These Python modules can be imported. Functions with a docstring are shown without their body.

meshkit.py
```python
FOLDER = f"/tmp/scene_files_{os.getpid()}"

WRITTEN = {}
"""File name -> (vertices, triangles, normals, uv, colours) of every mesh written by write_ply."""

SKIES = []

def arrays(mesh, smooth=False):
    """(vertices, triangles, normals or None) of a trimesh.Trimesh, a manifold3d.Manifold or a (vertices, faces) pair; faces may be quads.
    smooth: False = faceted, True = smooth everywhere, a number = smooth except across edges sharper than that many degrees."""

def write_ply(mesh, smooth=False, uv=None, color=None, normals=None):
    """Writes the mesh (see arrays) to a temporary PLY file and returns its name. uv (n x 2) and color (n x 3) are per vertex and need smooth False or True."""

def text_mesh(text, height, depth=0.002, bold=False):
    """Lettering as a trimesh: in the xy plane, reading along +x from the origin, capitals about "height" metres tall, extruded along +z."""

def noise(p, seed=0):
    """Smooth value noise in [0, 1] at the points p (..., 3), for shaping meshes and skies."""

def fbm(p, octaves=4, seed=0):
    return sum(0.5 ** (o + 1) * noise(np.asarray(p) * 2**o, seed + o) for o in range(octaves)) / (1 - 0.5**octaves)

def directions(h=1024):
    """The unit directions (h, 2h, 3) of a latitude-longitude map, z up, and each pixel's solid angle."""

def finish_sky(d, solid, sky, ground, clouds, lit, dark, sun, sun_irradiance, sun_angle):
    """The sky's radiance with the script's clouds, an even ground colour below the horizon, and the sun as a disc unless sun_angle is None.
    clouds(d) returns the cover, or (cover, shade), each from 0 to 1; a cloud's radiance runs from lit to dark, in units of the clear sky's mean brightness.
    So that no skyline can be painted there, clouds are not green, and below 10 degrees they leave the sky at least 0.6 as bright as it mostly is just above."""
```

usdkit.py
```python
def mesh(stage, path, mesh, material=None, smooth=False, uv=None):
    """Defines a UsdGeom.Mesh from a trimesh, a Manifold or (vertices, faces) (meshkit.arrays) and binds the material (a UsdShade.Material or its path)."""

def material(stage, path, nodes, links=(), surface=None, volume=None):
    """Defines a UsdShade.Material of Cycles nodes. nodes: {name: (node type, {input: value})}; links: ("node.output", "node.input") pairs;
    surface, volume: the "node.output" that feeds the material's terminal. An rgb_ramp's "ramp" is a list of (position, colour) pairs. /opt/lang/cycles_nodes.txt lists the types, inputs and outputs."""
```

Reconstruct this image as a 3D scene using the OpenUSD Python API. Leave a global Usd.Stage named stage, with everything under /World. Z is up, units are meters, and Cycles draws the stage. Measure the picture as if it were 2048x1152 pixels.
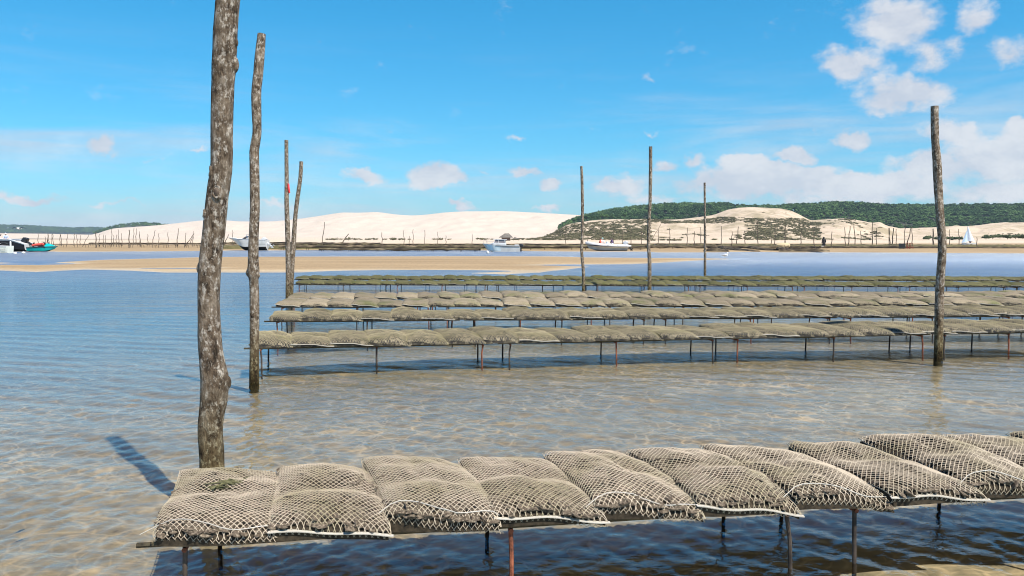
import math, random
import numpy as np, trimesh, manifold3d as m3, usdkit
from meshkit import fbm, noise
from pxr import Usd, UsdGeom, UsdLux, UsdShade, Gf, Sdf, Vt

stage = Usd.Stage.CreateInMemory()
UsdGeom.SetStageUpAxis(stage, 'Z'); UsdGeom.SetStageMetersPerUnit(stage, 1.0)
UsdGeom.Xform.Define(stage, '/World'); UsdGeom.Scope.Define(stage, '/World/Looks')
PI = math.pi
rng = np.random.default_rng(7)
random.seed(7)

# ------------------------------------------------------------------ camera, sky, sun, exposure
EYE = np.array([0, 0, 1.5]); FPX = 1600.0; HOR = 479.0
PITCH = math.atan((576 - HOR) / FPX)
cam = UsdGeom.Camera.Define(stage, '/World/camera')
cam.CreateHorizontalApertureAttr(36.0); cam.CreateVerticalApertureAttr(20.25)
cam.CreateFocalLengthAttr(36.0 * FPX / 2048); cam.CreateClippingRangeAttr(Gf.Vec2f(0.1, 60000))
cam.CreateExposureAttr(0.95)
cx = UsdGeom.Xformable(cam)
cx.AddTranslateOp().Set(Gf.Vec3d(*EYE)); cx.AddRotateXOp().Set(90 - math.degrees(PITCH))
FW = np.array([0, math.cos(PITCH), -math.sin(PITCH)]); UP = np.array([0, math.sin(PITCH), math.cos(PITCH)])

def ray(px, py): return FW + (px - 1024) / FPX * np.array([1., 0, 0]) + (576 - py) / FPX * UP
def PH(px, py, h):                       # point seen at a photograph pixel, at height h
    d = ray(px, py); return EYE + d * ((h - 1.5) / d[2])
def PD(px, py, y):                       # point seen at a photograph pixel, at distance y
    d = ray(px, py); return EYE + d * (y / d[1])

SUN_EL = math.radians(57.0); sx, sy = 0.69, -0.724
sun = np.array([sx * math.cos(SUN_EL), sy * math.cos(SUN_EL), math.sin(SUN_EL)]); sun /= np.linalg.norm(sun)
SUN_ROT = math.atan2(sun[0], sun[1])
dl = UsdLux.DistantLight.Define(stage, '/World/sun')
dl.CreateNormalizeAttr(True); dl.CreateIntensityAttr(1.25); dl.CreateAngleAttr(0.53); dl.CreateColorAttr(Gf.Vec3f(1.0, 0.95, 0.87))
zx = np.cross([0, 0, 1], sun); zx /= np.linalg.norm(zx); yx = np.cross(sun, zx)
UsdGeom.Xformable(dl).AddTransformOp().Set(Gf.Matrix4d(*zx, 0, *yx, 0, *sun, 0, 0, 0, 0, 1))

def dome():
    n, L = {}, []
    n['sky'] = ('sky_texture', {'sky_type': 'single_scattering', 'sun_disc': False, 'sun_elevation': SUN_EL, 'sun_rotation': SUN_ROT, 'altitude': 0.0, 'air_density': 1.0, 'aerosol_density': 0.35, 'ozone_density': 2.2})
    n['hsv'] = ('hsv', {'hue': 0.488, 'saturation': 1.22, 'value': 1.12, 'fac': 1.0}); L.append(('sky.color', 'hsv.color'))
    n['air'] = ('rgb_ramp', {'ramp': [(0.0, (.45, .68, .97)), (.12, (.36, .82, 1.03)), (.33, (.26, .99, 1.16)), (.6, (.13, .52, 1.08)), (1.0, (.09, .36, .92))]})   # the blue of clear sea air, the same all round
    n['tint'] = ('mix', {'mix_type': 'multiply', 'fac': 1.0}); L += [('sep.z', 'air.fac'), ('hsv.color', 'tint.color1'), ('air.color', 'tint.color2')]
    n['tc'] = ('texture_coordinate', {})
    n['sep'] = ('separate_xyz', {}); L.append(('tc.generated', 'sep.vector'))
    n['my'] = ('math', {'math_type': 'maximum', 'value2': 0.05}); L.append(('sep.y', 'my.value1'))
    for a, c in (('da', 'x'), ('db', 'z')):
        n[a] = ('math', {'math_type': 'divide'}); L += [('sep.' + c, a + '.value1'), ('my.value', a + '.value2')]
    n['ab'] = ('combine_xyz', {}); L += [('da.value', 'ab.x'), ('db.value', 'ab.y')]
    # wobble of the outlines
    n['wn'] = ('noise_texture', {'scale': 26.0, 'detail': 3.0, 'roughness': 0.6}); L.append(('tc.generated', 'wn.vector'))
    n['wv'] = ('mix', {'mix_type': 'linear_light', 'fac': 0.022}); L += [('ab.vector', 'wv.color1'), ('wn.color', 'wv.color2')]
    clouds = [  # pixel, half width, half height, weight
        (1795, 42, 92, 62, 1.0), (1855, 110, 60, 60, .62), (1705, 126, 84, 42, .9), (1803, 190, 108, 50, .98), (1950, 45, 46, 48, .75), (1920, 95, 60, 40, .5), (2020, 108, 62, 40, .7),
        (1706, 277, 48, 26, .95), (1622, 256, 50, 15, .5), (1585, 315, 52, 22, .95), (1490, 328, 58, 26, .95), (1338, 332, 40, 20, .8), (1392, 324, 36, 18, .75), (1235, 375, 90, 28, .78),
        (1055, 346, 60, 16, .85), (1100, 371, 34, 20, .9), (876, 354, 76, 28, 1.0), (735, 353, 42, 20, .9), (206, 291, 46, 28, .95), (232, 312, 40, 20, .5), (300, 318, 80, 14, .42), (390, 303, 44, 11, .5),
        (1890, 268, 110, 36, .7), (1872, 328, 100, 36, 1.0), (1985, 318, 140, 60, 1.0), (2090, 300, 150, 80, 1.0), (2042, 246, 34, 20, .9), (1990, 382, 180, 40, .75), (1530, 366, 210, 42, 1.15), (1745, 371, 170, 34, 1.2), (1600, 350, 90, 26, .9),
        (1420, 368, 130, 38, .85), (920, 413, 40, 10, .85), (1100, 416, 44, 9, .7), (60, 397, 110, 12, .85), (250, 408, 160, 9, .5), (480, 404, 160, 8, .5), (1035, 273, 26, 12, .5), (1295, 166, 20, 14, .5), (1300, 263, 32, 12, .5), (960, 346, 30, 10, .5), (1300, 400, 220, 16, .5), (1700, 400, 320, 16, .6)]
    prev = None
    for i, (px, py, w, h, k) in enumerate(clouds):
        d = ray(px, py); a0, b0 = d[0] / d[1], d[2] / d[1]; w, h = 1.4 * w / FPX, 1.35 * h / FPX
        n[f'm{i}'] = ('mapping', {'mapping_type': 'point', 'scale': (1 / w, 1 / h, 0.0), 'location': (-a0 / w, -b0 / h, 0.0)}); L.append(('wv.color', f'm{i}.vector'))
        n[f'g{i}'] = ('gradient_texture', {'gradient_type': 'spherical'}); L.append((f'm{i}.vector', f'g{i}.vector'))
        n[f'k{i}'] = ('math', {'math_type': 'multiply', 'value2': 1.25 * k}); L.append((f'g{i}.fac', f'k{i}.value1'))
        if prev is None: prev = f'k{i}'
        else:
            n[f'x{i}'] = ('math', {'math_type': 'smoothmax', 'value3': 0.15}); L += [(prev + '.value', f'x{i}.value1'), (f'k{i}.value', f'x{i}.value2')]; prev = f'x{i}'
    # puffs
    n['st'] = ('mapping', {'mapping_type': 'point', 'scale': (1.0, 1.0, 1.7)}); L.append(('tc.generated', 'st.vector'))
    n['pn'] = ('noise_texture', {'scale': 17.0, 'detail': 7.0, 'roughness': 0.62}); L.append(('st.vector', 'pn.vector'))
    n['p1'] = ('math', {'math_type': 'multiply_add', 'value2': 1.4, 'value3': -0.82}); L.append(('pn.fac', 'p1.value1'))
    n['f'] = ('math', {'math_type': 'add'}); L += [(prev + '.value', 'f.value1'), ('p1.value', 'f.value2')]
    n['cov'] = ('map_range', {'range_type': 'smoothstep', 'from_min': 0.14, 'from_max': 0.66, 'to_min': 0.0, 'to_max': 0.88, 'clamp': True}); L.append(('f.value', 'cov.value'))
    # thin veil low over the horizon, all round
    n['v1'] = ('mapping', {'mapping_type': 'point', 'scale': (1.0, 1.0, 9.0)}); L.append(('tc.generated', 'v1.vector'))
    n['vn'] = ('noise_texture', {'scale': 2.6, 'detail': 6.0, 'roughness': 0.58, 'distortion': 0.3}); L.append(('v1.vector', 'vn.vector'))
    n['v2'] = ('map_range', {'range_type': 'smoothstep', 'from_min': 0.40, 'from_max': 0.8, 'to_min': 0.0, 'to_max': 0.85, 'clamp': True}); L.append(('vn.fac', 'v2.value'))
    n['v3'] = ('map_range', {'range_type': 'smoothstep', 'from_min': 0.26, 'from_max': 0.06, 'to_min': 0.0, 'to_max': 1.0, 'clamp': True}); L.append(('sep.z', 'v3.value'))
    n['veil'] = ('math', {'math_type': 'multiply'}); L += [('v2.result', 'veil.value1'), ('v3.result', 'veil.value2')]
    n['all'] = ('math', {'math_type': 'maximum'}); L += [('cov.result', 'all.value1'), ('veil.value', 'all.value2')]
    # cloud tone: bright tops, lilac-grey bellies
    n['sh'] = ('map_range', {'range_type': 'smoothstep', 'from_min': 0.35, 'from_max': 0.68, 'to_min': 0.0, 'to_max': 1.0, 'clamp': True}); L.append(('pn.fac', 'sh.value'))
    n['tone'] = ('mix', {'mix_type': 'mix', 'color1': tuple(CLOUD * x for x in (.76, .80, .90)), 'color2': tuple(CLOUD * x for x in (1.0, 1.0, 1.03))}); L.append(('sh.result', 'tone.fac'))
    n['out'] = ('mix', {'mix_type': 'mix'}); L += [('all.value', 'out.fac'), ('tint.color', 'out.color1'), ('tone.color', 'out.color2')]
    n['bg'] = ('background_shader', {'strength': SKY}); L.append(('out.color', 'bg.color'))
    m = usdkit.material(stage, '/World/Looks/sky_look', n, L, surface='bg.background')
    d = UsdLux.DomeLight.Define(stage, '/World/sky')
    UsdShade.MaterialBindingAPI.Apply(d.GetPrim()).Bind(m)
    d.GetPrim().SetCustomDataByKey('kind', 'structure')
SKY = 0.068; CLOUD = 6.2
dome()

# ------------------------------------------------------------------ helpers
_used = {}
def numbered(path):
    k = _used.get(path, -1) + 1; _used[path] = k
    return path if k == 0 else f'{path}_{k:03d}'
def tag(p, label=None, cat=None, group=None, kind=None):
    p = p.GetPrim() if hasattr(p, 'GetPrim') else p
    for k, v in (('label', label), ('category', cat), ('group', group), ('kind', kind)):
        if v: p.SetCustomDataByKey(k, v)
    return p
def place(prim, loc=(0, 0, 0), rz=0.0, sc=None):
    x = UsdGeom.Xformable(prim); x.AddTranslateOp().Set(Gf.Vec3d(*map(float, loc)))
    if rz: x.AddRotateZOp().Set(math.degrees(rz))
    if sc is not None: x.AddScaleOp().Set(Gf.Vec3f(*map(float, sc)))
def thing(name, label, cat, loc=(0, 0, 0), rz=0.0, group=None, sc=None):
    x = UsdGeom.Xform.Define(stage, numbered('/World/' + name)); place(x, loc, rz, sc)
    return tag(x, label, cat, group)
def obj(name, mesh, mat, parent=None, smooth=40, label=None, kind=None, cat=None, group=None, uv=None):
    base = parent.GetPath().pathString if parent else '/World'
    m = usdkit.mesh(stage, numbered(base + '/' + name), mesh, mat, smooth=smooth, uv=uv)
    return tag(m, label, cat, group, kind)
def cat_(ms):
    ms = [m if isinstance(m, trimesh.Trimesh) else trimesh.Trimesh(*m, process=False) for m in ms]
    return trimesh.util.concatenate(ms)
def tube(points, radii, sides=6, cap=True):
    p = np.asarray(points, float); n = len(p); r = np.broadcast_to(radii, (n,)).astype(float)
    t = np.gradient(p, axis=0); t /= np.linalg.norm(t, axis=1, keepdims=True) + 1e-12
    ref = np.array([0, 0, 1.]) if abs(t[:, 2].mean()) < .8 else np.array([1., 0, 0])
    a = np.cross(t, ref); a /= np.linalg.norm(a, axis=1, keepdims=True) + 1e-12; b = np.cross(t, a)
    ang = np.arange(sides) * 2 * PI / sides
    v = p[:, None] + r[:, None, None] * (np.cos(ang)[None, :, None] * a[:, None] + np.sin(ang)[None, :, None] * b[:, None])
    i, j = np.meshgrid(np.arange(n - 1), np.arange(sides), indexing='ij'); k = (j + 1) % sides
    q = np.stack([i * sides + j, i * sides + k, (i + 1) * sides + k, (i + 1) * sides + j], -1).reshape(-1, 4)
    v = v.reshape(-1, 3); f = np.vstack([q[:, [0, 2, 1]], q[:, [0, 3, 2]]])
    if cap:
        v = np.vstack([v, p[0], p[-1]]); c0, c1 = len(v) - 2, len(v) - 1; s = np.arange(sides); s2 = (s + 1) % sides
        f = np.vstack([f, np.stack([np.full(sides, c0), s, s2], 1), np.stack([np.full(sides, c1), (n - 1) * sides + s2, (n - 1) * sides + s], 1)])
    return trimesh.Trimesh(v, f, process=False)
def gridmesh(P, closed_u=False):        # P (n,m,3) -> quads as triangles
    n, m = P.shape[:2]; i, j = np.meshgrid(np.arange(n - 1), np.arange(m if closed_u else m - 1), indexing='ij'); k = (j + 1) % m
    q = np.stack([i * m + j, i * m + k, (i + 1) * m + k, (i + 1) * m + j], -1).reshape(-1, 4)
    return trimesh.Trimesh(P.reshape(-1, 3), np.vstack([q[:, :3], q[:, [0, 2, 3]]]), process=False)
def up(m):                              # turn a sheet so that it faces the sky
    return m if m.face_normals[:, 2].mean() > 0 else trimesh.Trimesh(m.vertices, m.faces[:, ::-1], process=False)
def box(sx, sy, sz, c=(0, 0, 0)):
    b = trimesh.creation.box([sx, sy, sz]); b.apply_translation(c); return b
def hullof(pts):                        # hull of spheres (x, y, z, r)
    hs = [m3.Manifold.sphere(r, 10).translate((x, y, z)) for x, y, z, r in pts]
    m = m3.Manifold.batch_hull(hs).to_mesh(); return trimesh.Trimesh(m.vert_properties[:, :3], m.tri_verts, process=False)
def rbox(x0, x1, y0, y1, z0, z1, r):
    return hullof([(x, y, z, r) for x in (x0 + r, x1 - r) for y in (y0 + r, y1 - r) for z in (z0 + r, z1 - r)])
def ball(r, c=(0, 0, 0), sc=(1, 1, 1), sub=2):
    b = trimesh.creation.icosphere(sub, r); b.apply_scale(sc); b.apply_translation(c); return b

# ------------------------------------------------------------------ materials
def M(name, nodes, links, surface='p.BSDF', volume=None): return usdkit.material(stage, '/World/Looks/' + name, nodes, links, surface=surface, volume=volume)
def plain(name, c, rough=.5, **kw):
    return M(name, {'g': ('geometry', {}), 'n': ('noise_texture', {'scale': 2.5, 'detail': 4.0}), 'r': ('rgb_ramp', {'ramp': [(0.3, tuple(x * .82 for x in c)), (0.7, c)]}), 'p': ('principled_bsdf', {'roughness': rough, **kw})},
             [('g.position', 'n.vector'), ('n.fac', 'r.fac'), ('r.color', 'p.base_color')])
def mottled(name, ramp, scale, rough=.8, bump=0., bscale=None, stretch=(1, 1, 1), detail=6., space='g.position', bdist=.01, nr=.6):
    n = {'g': ('geometry', {}), 'tc': ('texture_coordinate', {}), 'm': ('mapping', {'scale': stretch}), 'n': ('noise_texture', {'scale': scale, 'detail': detail, 'roughness': nr}), 'r': ('rgb_ramp', {'ramp': ramp}), 'p': ('principled_bsdf', {'roughness': rough, 'specular_ior_level': .25})}
    l = [(space, 'm.vector'), ('m.vector', 'n.vector'), ('n.fac', 'r.fac'), ('r.color', 'p.base_color')]
    if bump:
        n['n2'] = ('noise_texture', {'scale': bscale or scale * 3, 'detail': 5.0}); n['b'] = ('bump', {'strength': bump, 'distance': bdist})
        l += [('m.vector', 'n2.vector'), ('n2.fac', 'b.height'), ('b.normal', 'p.normal')]
    return M(name, n, l)

sand_look = M('sand_look', {
    'g': ('geometry', {}), 's': ('separate_xyz', {}),
    'n1': ('noise_texture', {'scale': 0.35, 'detail': 6.0, 'roughness': .6}), 'n2': ('noise_texture', {'scale': 7.0, 'detail': 5.0}), 'mp': ('mapping', {'scale': (.25, 1.0, 1.0)}),
    'wet': ('rgb_ramp', {'ramp': [(0.25, (.22, .165, .095)), (.5, (.35, .268, .16)), (.75, (.44, .35, .225))]}),
    'bar': ('rgb_ramp', {'ramp': [(0.25, (.195, .134, .066)), (.5, (.25, .175, .09)), (.75, (.30, .215, .115))]}),
    'dry': ('rgb_ramp', {'ramp': [(0.3, (.40, .315, .22)), (.7, (.48, .39, .29))]}),
    'wz': ('map_range', {'range_type': 'smoothstep', 'from_min': .0, 'from_max': .07, 'clamp': True}),
    'wy': ('map_range', {'range_type': 'smoothstep', 'from_min': 170.0, 'from_max': 300.0, 'clamp': True}),
    'm1': ('mix', {}), 'dz': ('map_range', {'range_type': 'smoothstep', 'from_min': -.15, 'from_max': -.42, 'to_min': 0.0, 'to_max': .62, 'clamp': True}), 'silt': ('mix', {'color2': (.05, .05, .045)}), 'm2': ('mix', {}), 'fine': ('mix', {'mix_type': 'overlay', 'fac': .5}),  # bed painted darker with depth, for light lost in deeper water
    'rg': ('map_range', {'from_min': 0.0, 'from_max': .05, 'to_min': .35, 'to_max': .9, 'clamp': True}),
    'w': ('wave_texture' if False else 'noise_texture', {'scale': 2.2, 'detail': 3.0, 'distortion': .6}), 'b': ('bump', {'strength': .5, 'distance': .05}),
    'p': ('principled_bsdf', {'specular_ior_level': .3})},
    [('g.position', 's.vector'), ('g.position', 'mp.vector'), ('mp.vector', 'n1.vector'), ('g.position', 'n2.vector'), ('n1.fac', 'wet.fac'), ('n1.fac', 'bar.fac'), ('n1.fac', 'dry.fac'),
     ('s.z', 'wz.value'), ('s.y', 'wy.value'), ('wz.result', 'm1.fac'), ('s.z', 'dz.value'), ('dz.result', 'silt.fac'), ('wet.color', 'silt.color1'), ('silt.color', 'm1.color1'), ('bar.color', 'm1.color2'), ('wy.result', 'm2.fac'), ('m1.color', 'm2.color1'), ('dry.color', 'm2.color2'),
     ('m2.color', 'fine.color1'), ('n2.fac', 'fine.color2'), ('fine.color', 'p.base_color'), ('s.z', 'rg.value'), ('rg.result', 'p.roughness'), ('mp.vector', 'w.vector'), ('w.fac', 'b.height'), ('b.normal', 'p.normal')])

def water_look():
    n = {'g': ('geometry', {}), 's': ('separate_xyz', {}),
         'mp': ('mapping', {'scale': (.55, 1.0, 1.0), 'rotation': (0, 0, .18)}), 'a': ('noise_texture', {'scale': 13.0, 'detail': 3.0, 'roughness': .6, 'distortion': .5}),
         'mp2': ('mapping', {'scale': (.22, 1.0, 1.0), 'rotation': (0, 0, .1)}), 'c': ('noise_texture', {'scale': 1.3, 'detail': 6.0, 'roughness': .62, 'distortion': .3}),
         'b1': ('bump', {'strength': 1.0, 'distance': .008}), 'b2': ('bump', {'strength': 1.0}), 'fd': ('map_range', {'from_min': 10.0, 'from_max': 60.0, 'to_min': 0.0, 'to_max': .55, 'clamp': True}),
         'fr': ('fresnel', {'IOR': 1.44}), 'gl': ('glossy_bsdf', {'color': (.82, .93, 1.0)}), 'fm': ('map_range', {'from_min': 14.0, 'from_max': 70.0, 'to_min': 1.0, 'to_max': .62, 'clamp': True}), 'ff': ('math', {'math_type': 'multiply'}), 'ro': ('map_range', {'from_min': 12.0, 'from_max': 60.0, 'to_min': .03, 'to_max': .42, 'clamp': True}),
         # caustic web of ripple light, painted into the transmission colour
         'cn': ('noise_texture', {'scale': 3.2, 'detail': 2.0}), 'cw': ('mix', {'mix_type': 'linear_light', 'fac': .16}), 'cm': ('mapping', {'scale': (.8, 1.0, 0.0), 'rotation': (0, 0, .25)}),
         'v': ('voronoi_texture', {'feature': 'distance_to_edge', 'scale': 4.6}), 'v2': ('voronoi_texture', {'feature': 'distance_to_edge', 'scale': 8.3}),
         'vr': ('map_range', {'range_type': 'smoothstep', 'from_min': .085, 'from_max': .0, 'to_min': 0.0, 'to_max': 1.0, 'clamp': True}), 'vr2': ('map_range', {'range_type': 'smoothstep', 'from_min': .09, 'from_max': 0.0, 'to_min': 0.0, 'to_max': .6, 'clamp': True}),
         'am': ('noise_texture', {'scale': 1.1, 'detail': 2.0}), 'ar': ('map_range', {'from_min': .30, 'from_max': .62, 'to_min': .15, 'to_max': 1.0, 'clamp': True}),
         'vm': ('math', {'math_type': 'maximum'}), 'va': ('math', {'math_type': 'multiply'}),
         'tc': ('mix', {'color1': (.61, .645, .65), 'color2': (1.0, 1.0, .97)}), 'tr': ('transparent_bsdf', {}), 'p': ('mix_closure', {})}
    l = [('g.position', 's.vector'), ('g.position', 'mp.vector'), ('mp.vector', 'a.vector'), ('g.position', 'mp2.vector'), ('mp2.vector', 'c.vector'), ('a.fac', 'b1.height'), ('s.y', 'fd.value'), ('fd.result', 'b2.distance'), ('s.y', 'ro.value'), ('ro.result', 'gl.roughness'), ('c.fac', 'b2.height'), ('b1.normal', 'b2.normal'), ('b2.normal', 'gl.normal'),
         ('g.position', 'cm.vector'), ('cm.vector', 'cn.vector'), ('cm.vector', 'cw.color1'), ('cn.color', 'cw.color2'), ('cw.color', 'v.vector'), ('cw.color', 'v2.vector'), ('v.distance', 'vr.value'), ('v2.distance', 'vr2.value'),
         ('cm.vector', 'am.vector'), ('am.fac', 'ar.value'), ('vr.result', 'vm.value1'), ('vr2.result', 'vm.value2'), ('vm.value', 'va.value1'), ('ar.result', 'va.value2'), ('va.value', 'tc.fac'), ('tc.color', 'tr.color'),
         ('s.y', 'fm.value'), ('fr.fac', 'ff.value1'), ('fm.result', 'ff.value2'), ('ff.value', 'p.fac'), ('tr.BSDF', 'p.closure1'), ('gl.BSDF', 'p.closure2')]
    if FRN: l.append(('b2.normal', 'fr.normal'))
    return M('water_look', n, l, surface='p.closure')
FRN = False
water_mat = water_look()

# ------------------------------------------------------------------ ground and water
def az_of(px): return np.arctan2((np.asarray(px, float) - 1024) / FPX, 1.0)
def r_of(px, py, h=0.0): p = PH(px, py, h); return math.hypot(p[0], p[1])
def shore(pts): return np.array([az_of(p[0]) for p in pts]), np.array([r_of(*p) for p in pts])
near_az, near_r = shore([(-250, 540), (0, 541), (70, 544), (170, 539), (250, 541), (330, 546), (420, 546), (600, 546), (760, 542), (850, 545), (1010, 549), (1080, 546), (1150, 537), (1220, 531), (1300, 527), (1400, 521), (1480, 517.5), (1600, 514), (2300, 512)])
far_az, far_r = shore([(-250, 525), (0, 525), (80, 527), (200, 520), (330, 516), (400, 514), (800, 512.5), (1100, 512.5), (1180, 514.5), (1300, 516), (1430, 516.5), (1480, 518), (1600, 520), (2300, 522)])
bk_az, bk_r = shore([(-250, 502), (0, 503), (130, 504), (400, 502), (560, 501), (760, 500.5), (1000, 501), (1100, 503), (1290, 503.5), (1320, 505), (1640, 505), (2048, 507), (2300, 507)])
PUD = [(1100, 531, 3.0, 1.0), (1150, 529, 3.0, 1.0), (380, 536, 1.8, .8), (350, 537, 1.6, .7), (830, 542, 3, 1.2), (900, 541, 2.5, 1.0), (60, 528, 3.0, 2.0)]
def ground_h(x, y):
    r = np.hypot(x, y); az = np.arctan2(x, y)
    p = np.stack([x, y, np.zeros_like(x)], -1)
    w = (fbm(p * .22, 3, 5) - .5)
    rn, rf, rb = np.interp(az, near_az, near_r), np.interp(az, far_az, far_r), np.interp(az, bk_az, bk_r)
    h = -.13 + .05 * np.clip((r - 5) / 2.5, 0, 1) + .05 * (fbm(p * .35, 3, 2) - .5) - .3 * np.clip((r - 10) / 18, 0, 1) - .14 * np.clip((-1.2 - x) / 3, 0, 1) * np.clip((r - 6) / 6, 0, 1)
    d = np.minimum(r - rn, (rf - r) * .8) + w * 1.2
    bar = np.where(d > 0, .11 * np.tanh(d / 7), -.5 * np.tanh(-d / 9))
    h = np.maximum(h, bar)
    for px, py, a, b in PUD:
        c = PH(px, py, 0.02); h = h - .14 * np.exp(-((x - c[0]) / a) ** 2 - ((y - c[1]) / b) ** 2) * (h > -.1)
    e = r - rb + w * 5
    bank = np.where(e > 0, .26 * np.tanh(e / 22) + .05 * w, -.9 * np.tanh(-e / 14))
    ch = np.clip((az - .02) / .08, 0, 1); s = lambda a, b: np.clip((r - a) / (b - a), 0, 1) ** 2 * (3 - 2 * np.clip((r - a) / (b - a), 0, 1))
    bank = np.where(r > 140, bank - ch * 1.0 * s(168, 182) + ch * 1.15 * s(222, 240) + 1.2 * s(400, 1500) + 14 * s(1500, 3500) * np.clip(-az * 4, 0, 1), bank)
    h = np.where(r > rb - 25, np.maximum(h, bank), h)
    return h
def polar(azs, rs):
    A, R = np.meshgrid(azs, rs, indexing='xy'); return R * np.sin(A), R * np.cos(A)
gaz = np.concatenate([np.radians(np.arange(-180, -44, 4.0)), np.radians(np.arange(-44, 44.01, .22)), np.radians(np.arange(48, 180.1, 4.0))])
gr = np.concatenate([[.05, .5, 1], np.geomspace(2, 30, 150), np.geomspace(30.3, 260, 230), np.geomspace(263, 12000, 60)])
X, Y = polar(gaz, gr); Z = ground_h(X, Y)
g = obj('sand_ground', up(gridmesh(np.stack([X, Y, Z], -1))), sand_look, smooth=True, kind='structure')

def wave_grid():
    azs = np.radians(np.arange(-40, 40.01, .115)); rs = [2.3]
    while rs[-1] < 46: rs.append(rs[-1] + .0155 * (rs[-1] / 4) ** 1.5)
    rs = np.array(rs); X, Y = polar(azs, rs); R = np.hypot(X, Y); H = np.zeros_like(X)
    dr = .0155 * (R / 4) ** 1.5; g = np.random.default_rng(3)
    patch = .55 + .9 * noise(np.stack([X * .5, Y * .9, 0 * X], -1), 4); patch2 = .5 + 1.0 * noise(np.stack([X * 1.1 + 40, Y * 1.6, 0 * X], -1), 9)
    for i in range(46):
        lam = .07 * (8 ** (g.random() ** 1.3)); th = math.radians(62) + g.normal() * (.42 if lam > .25 else .7)
        k = 2 * PI / lam; amp = .023 / k * (1.7 if lam < .16 else 1.1 if lam < .3 else .85); ph = k * (X * math.cos(th) + Y * math.sin(th)) + g.random() * 6.283 + 1.3 * noise(np.stack([X * .8, Y * .8, 0 * X], -1), 20 + i)
        att = np.clip(lam / (dr * 3.2) - .6, 0, 1)
        s = np.sin(ph); H += amp * att * (patch if i % 2 else patch2) * (s + .28 * np.cos(2 * ph))
    edge = np.clip((46 - R) / 10, 0, 1) * np.clip((np.radians(40) - np.abs(np.arctan2(X, Y))) / .03, 0, 1) * np.clip((R - 2.3) / .3, 0, 1)
    return azs, rs, np.stack([X, Y, H * edge * (.62 + .38 * np.clip((R - 4.6) / 4, 0, 1))], -1)
azs, rs, W = wave_grid()
parts = [gridmesh(W)]
o = np.concatenate([np.geomspace(rs[-1], 400, 40), np.geomspace(430, 12000, 20)])
for a, r_ in ((azs[::12], o), (azs[::12], np.array([.05, 1.2, rs[0]])), (np.radians(np.linspace(40, 320, 57)), np.concatenate([[.05, 1, rs[0], 5, 12, 25, rs[-1]], o[1:]]))):
    X, Y = polar(a, r_); parts.append(gridmesh(np.stack([X, Y, 0 * X], -1)))
water = obj('water', up(cat_([up(p) for p in parts])), water_mat, smooth=True, kind='structure')
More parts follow.
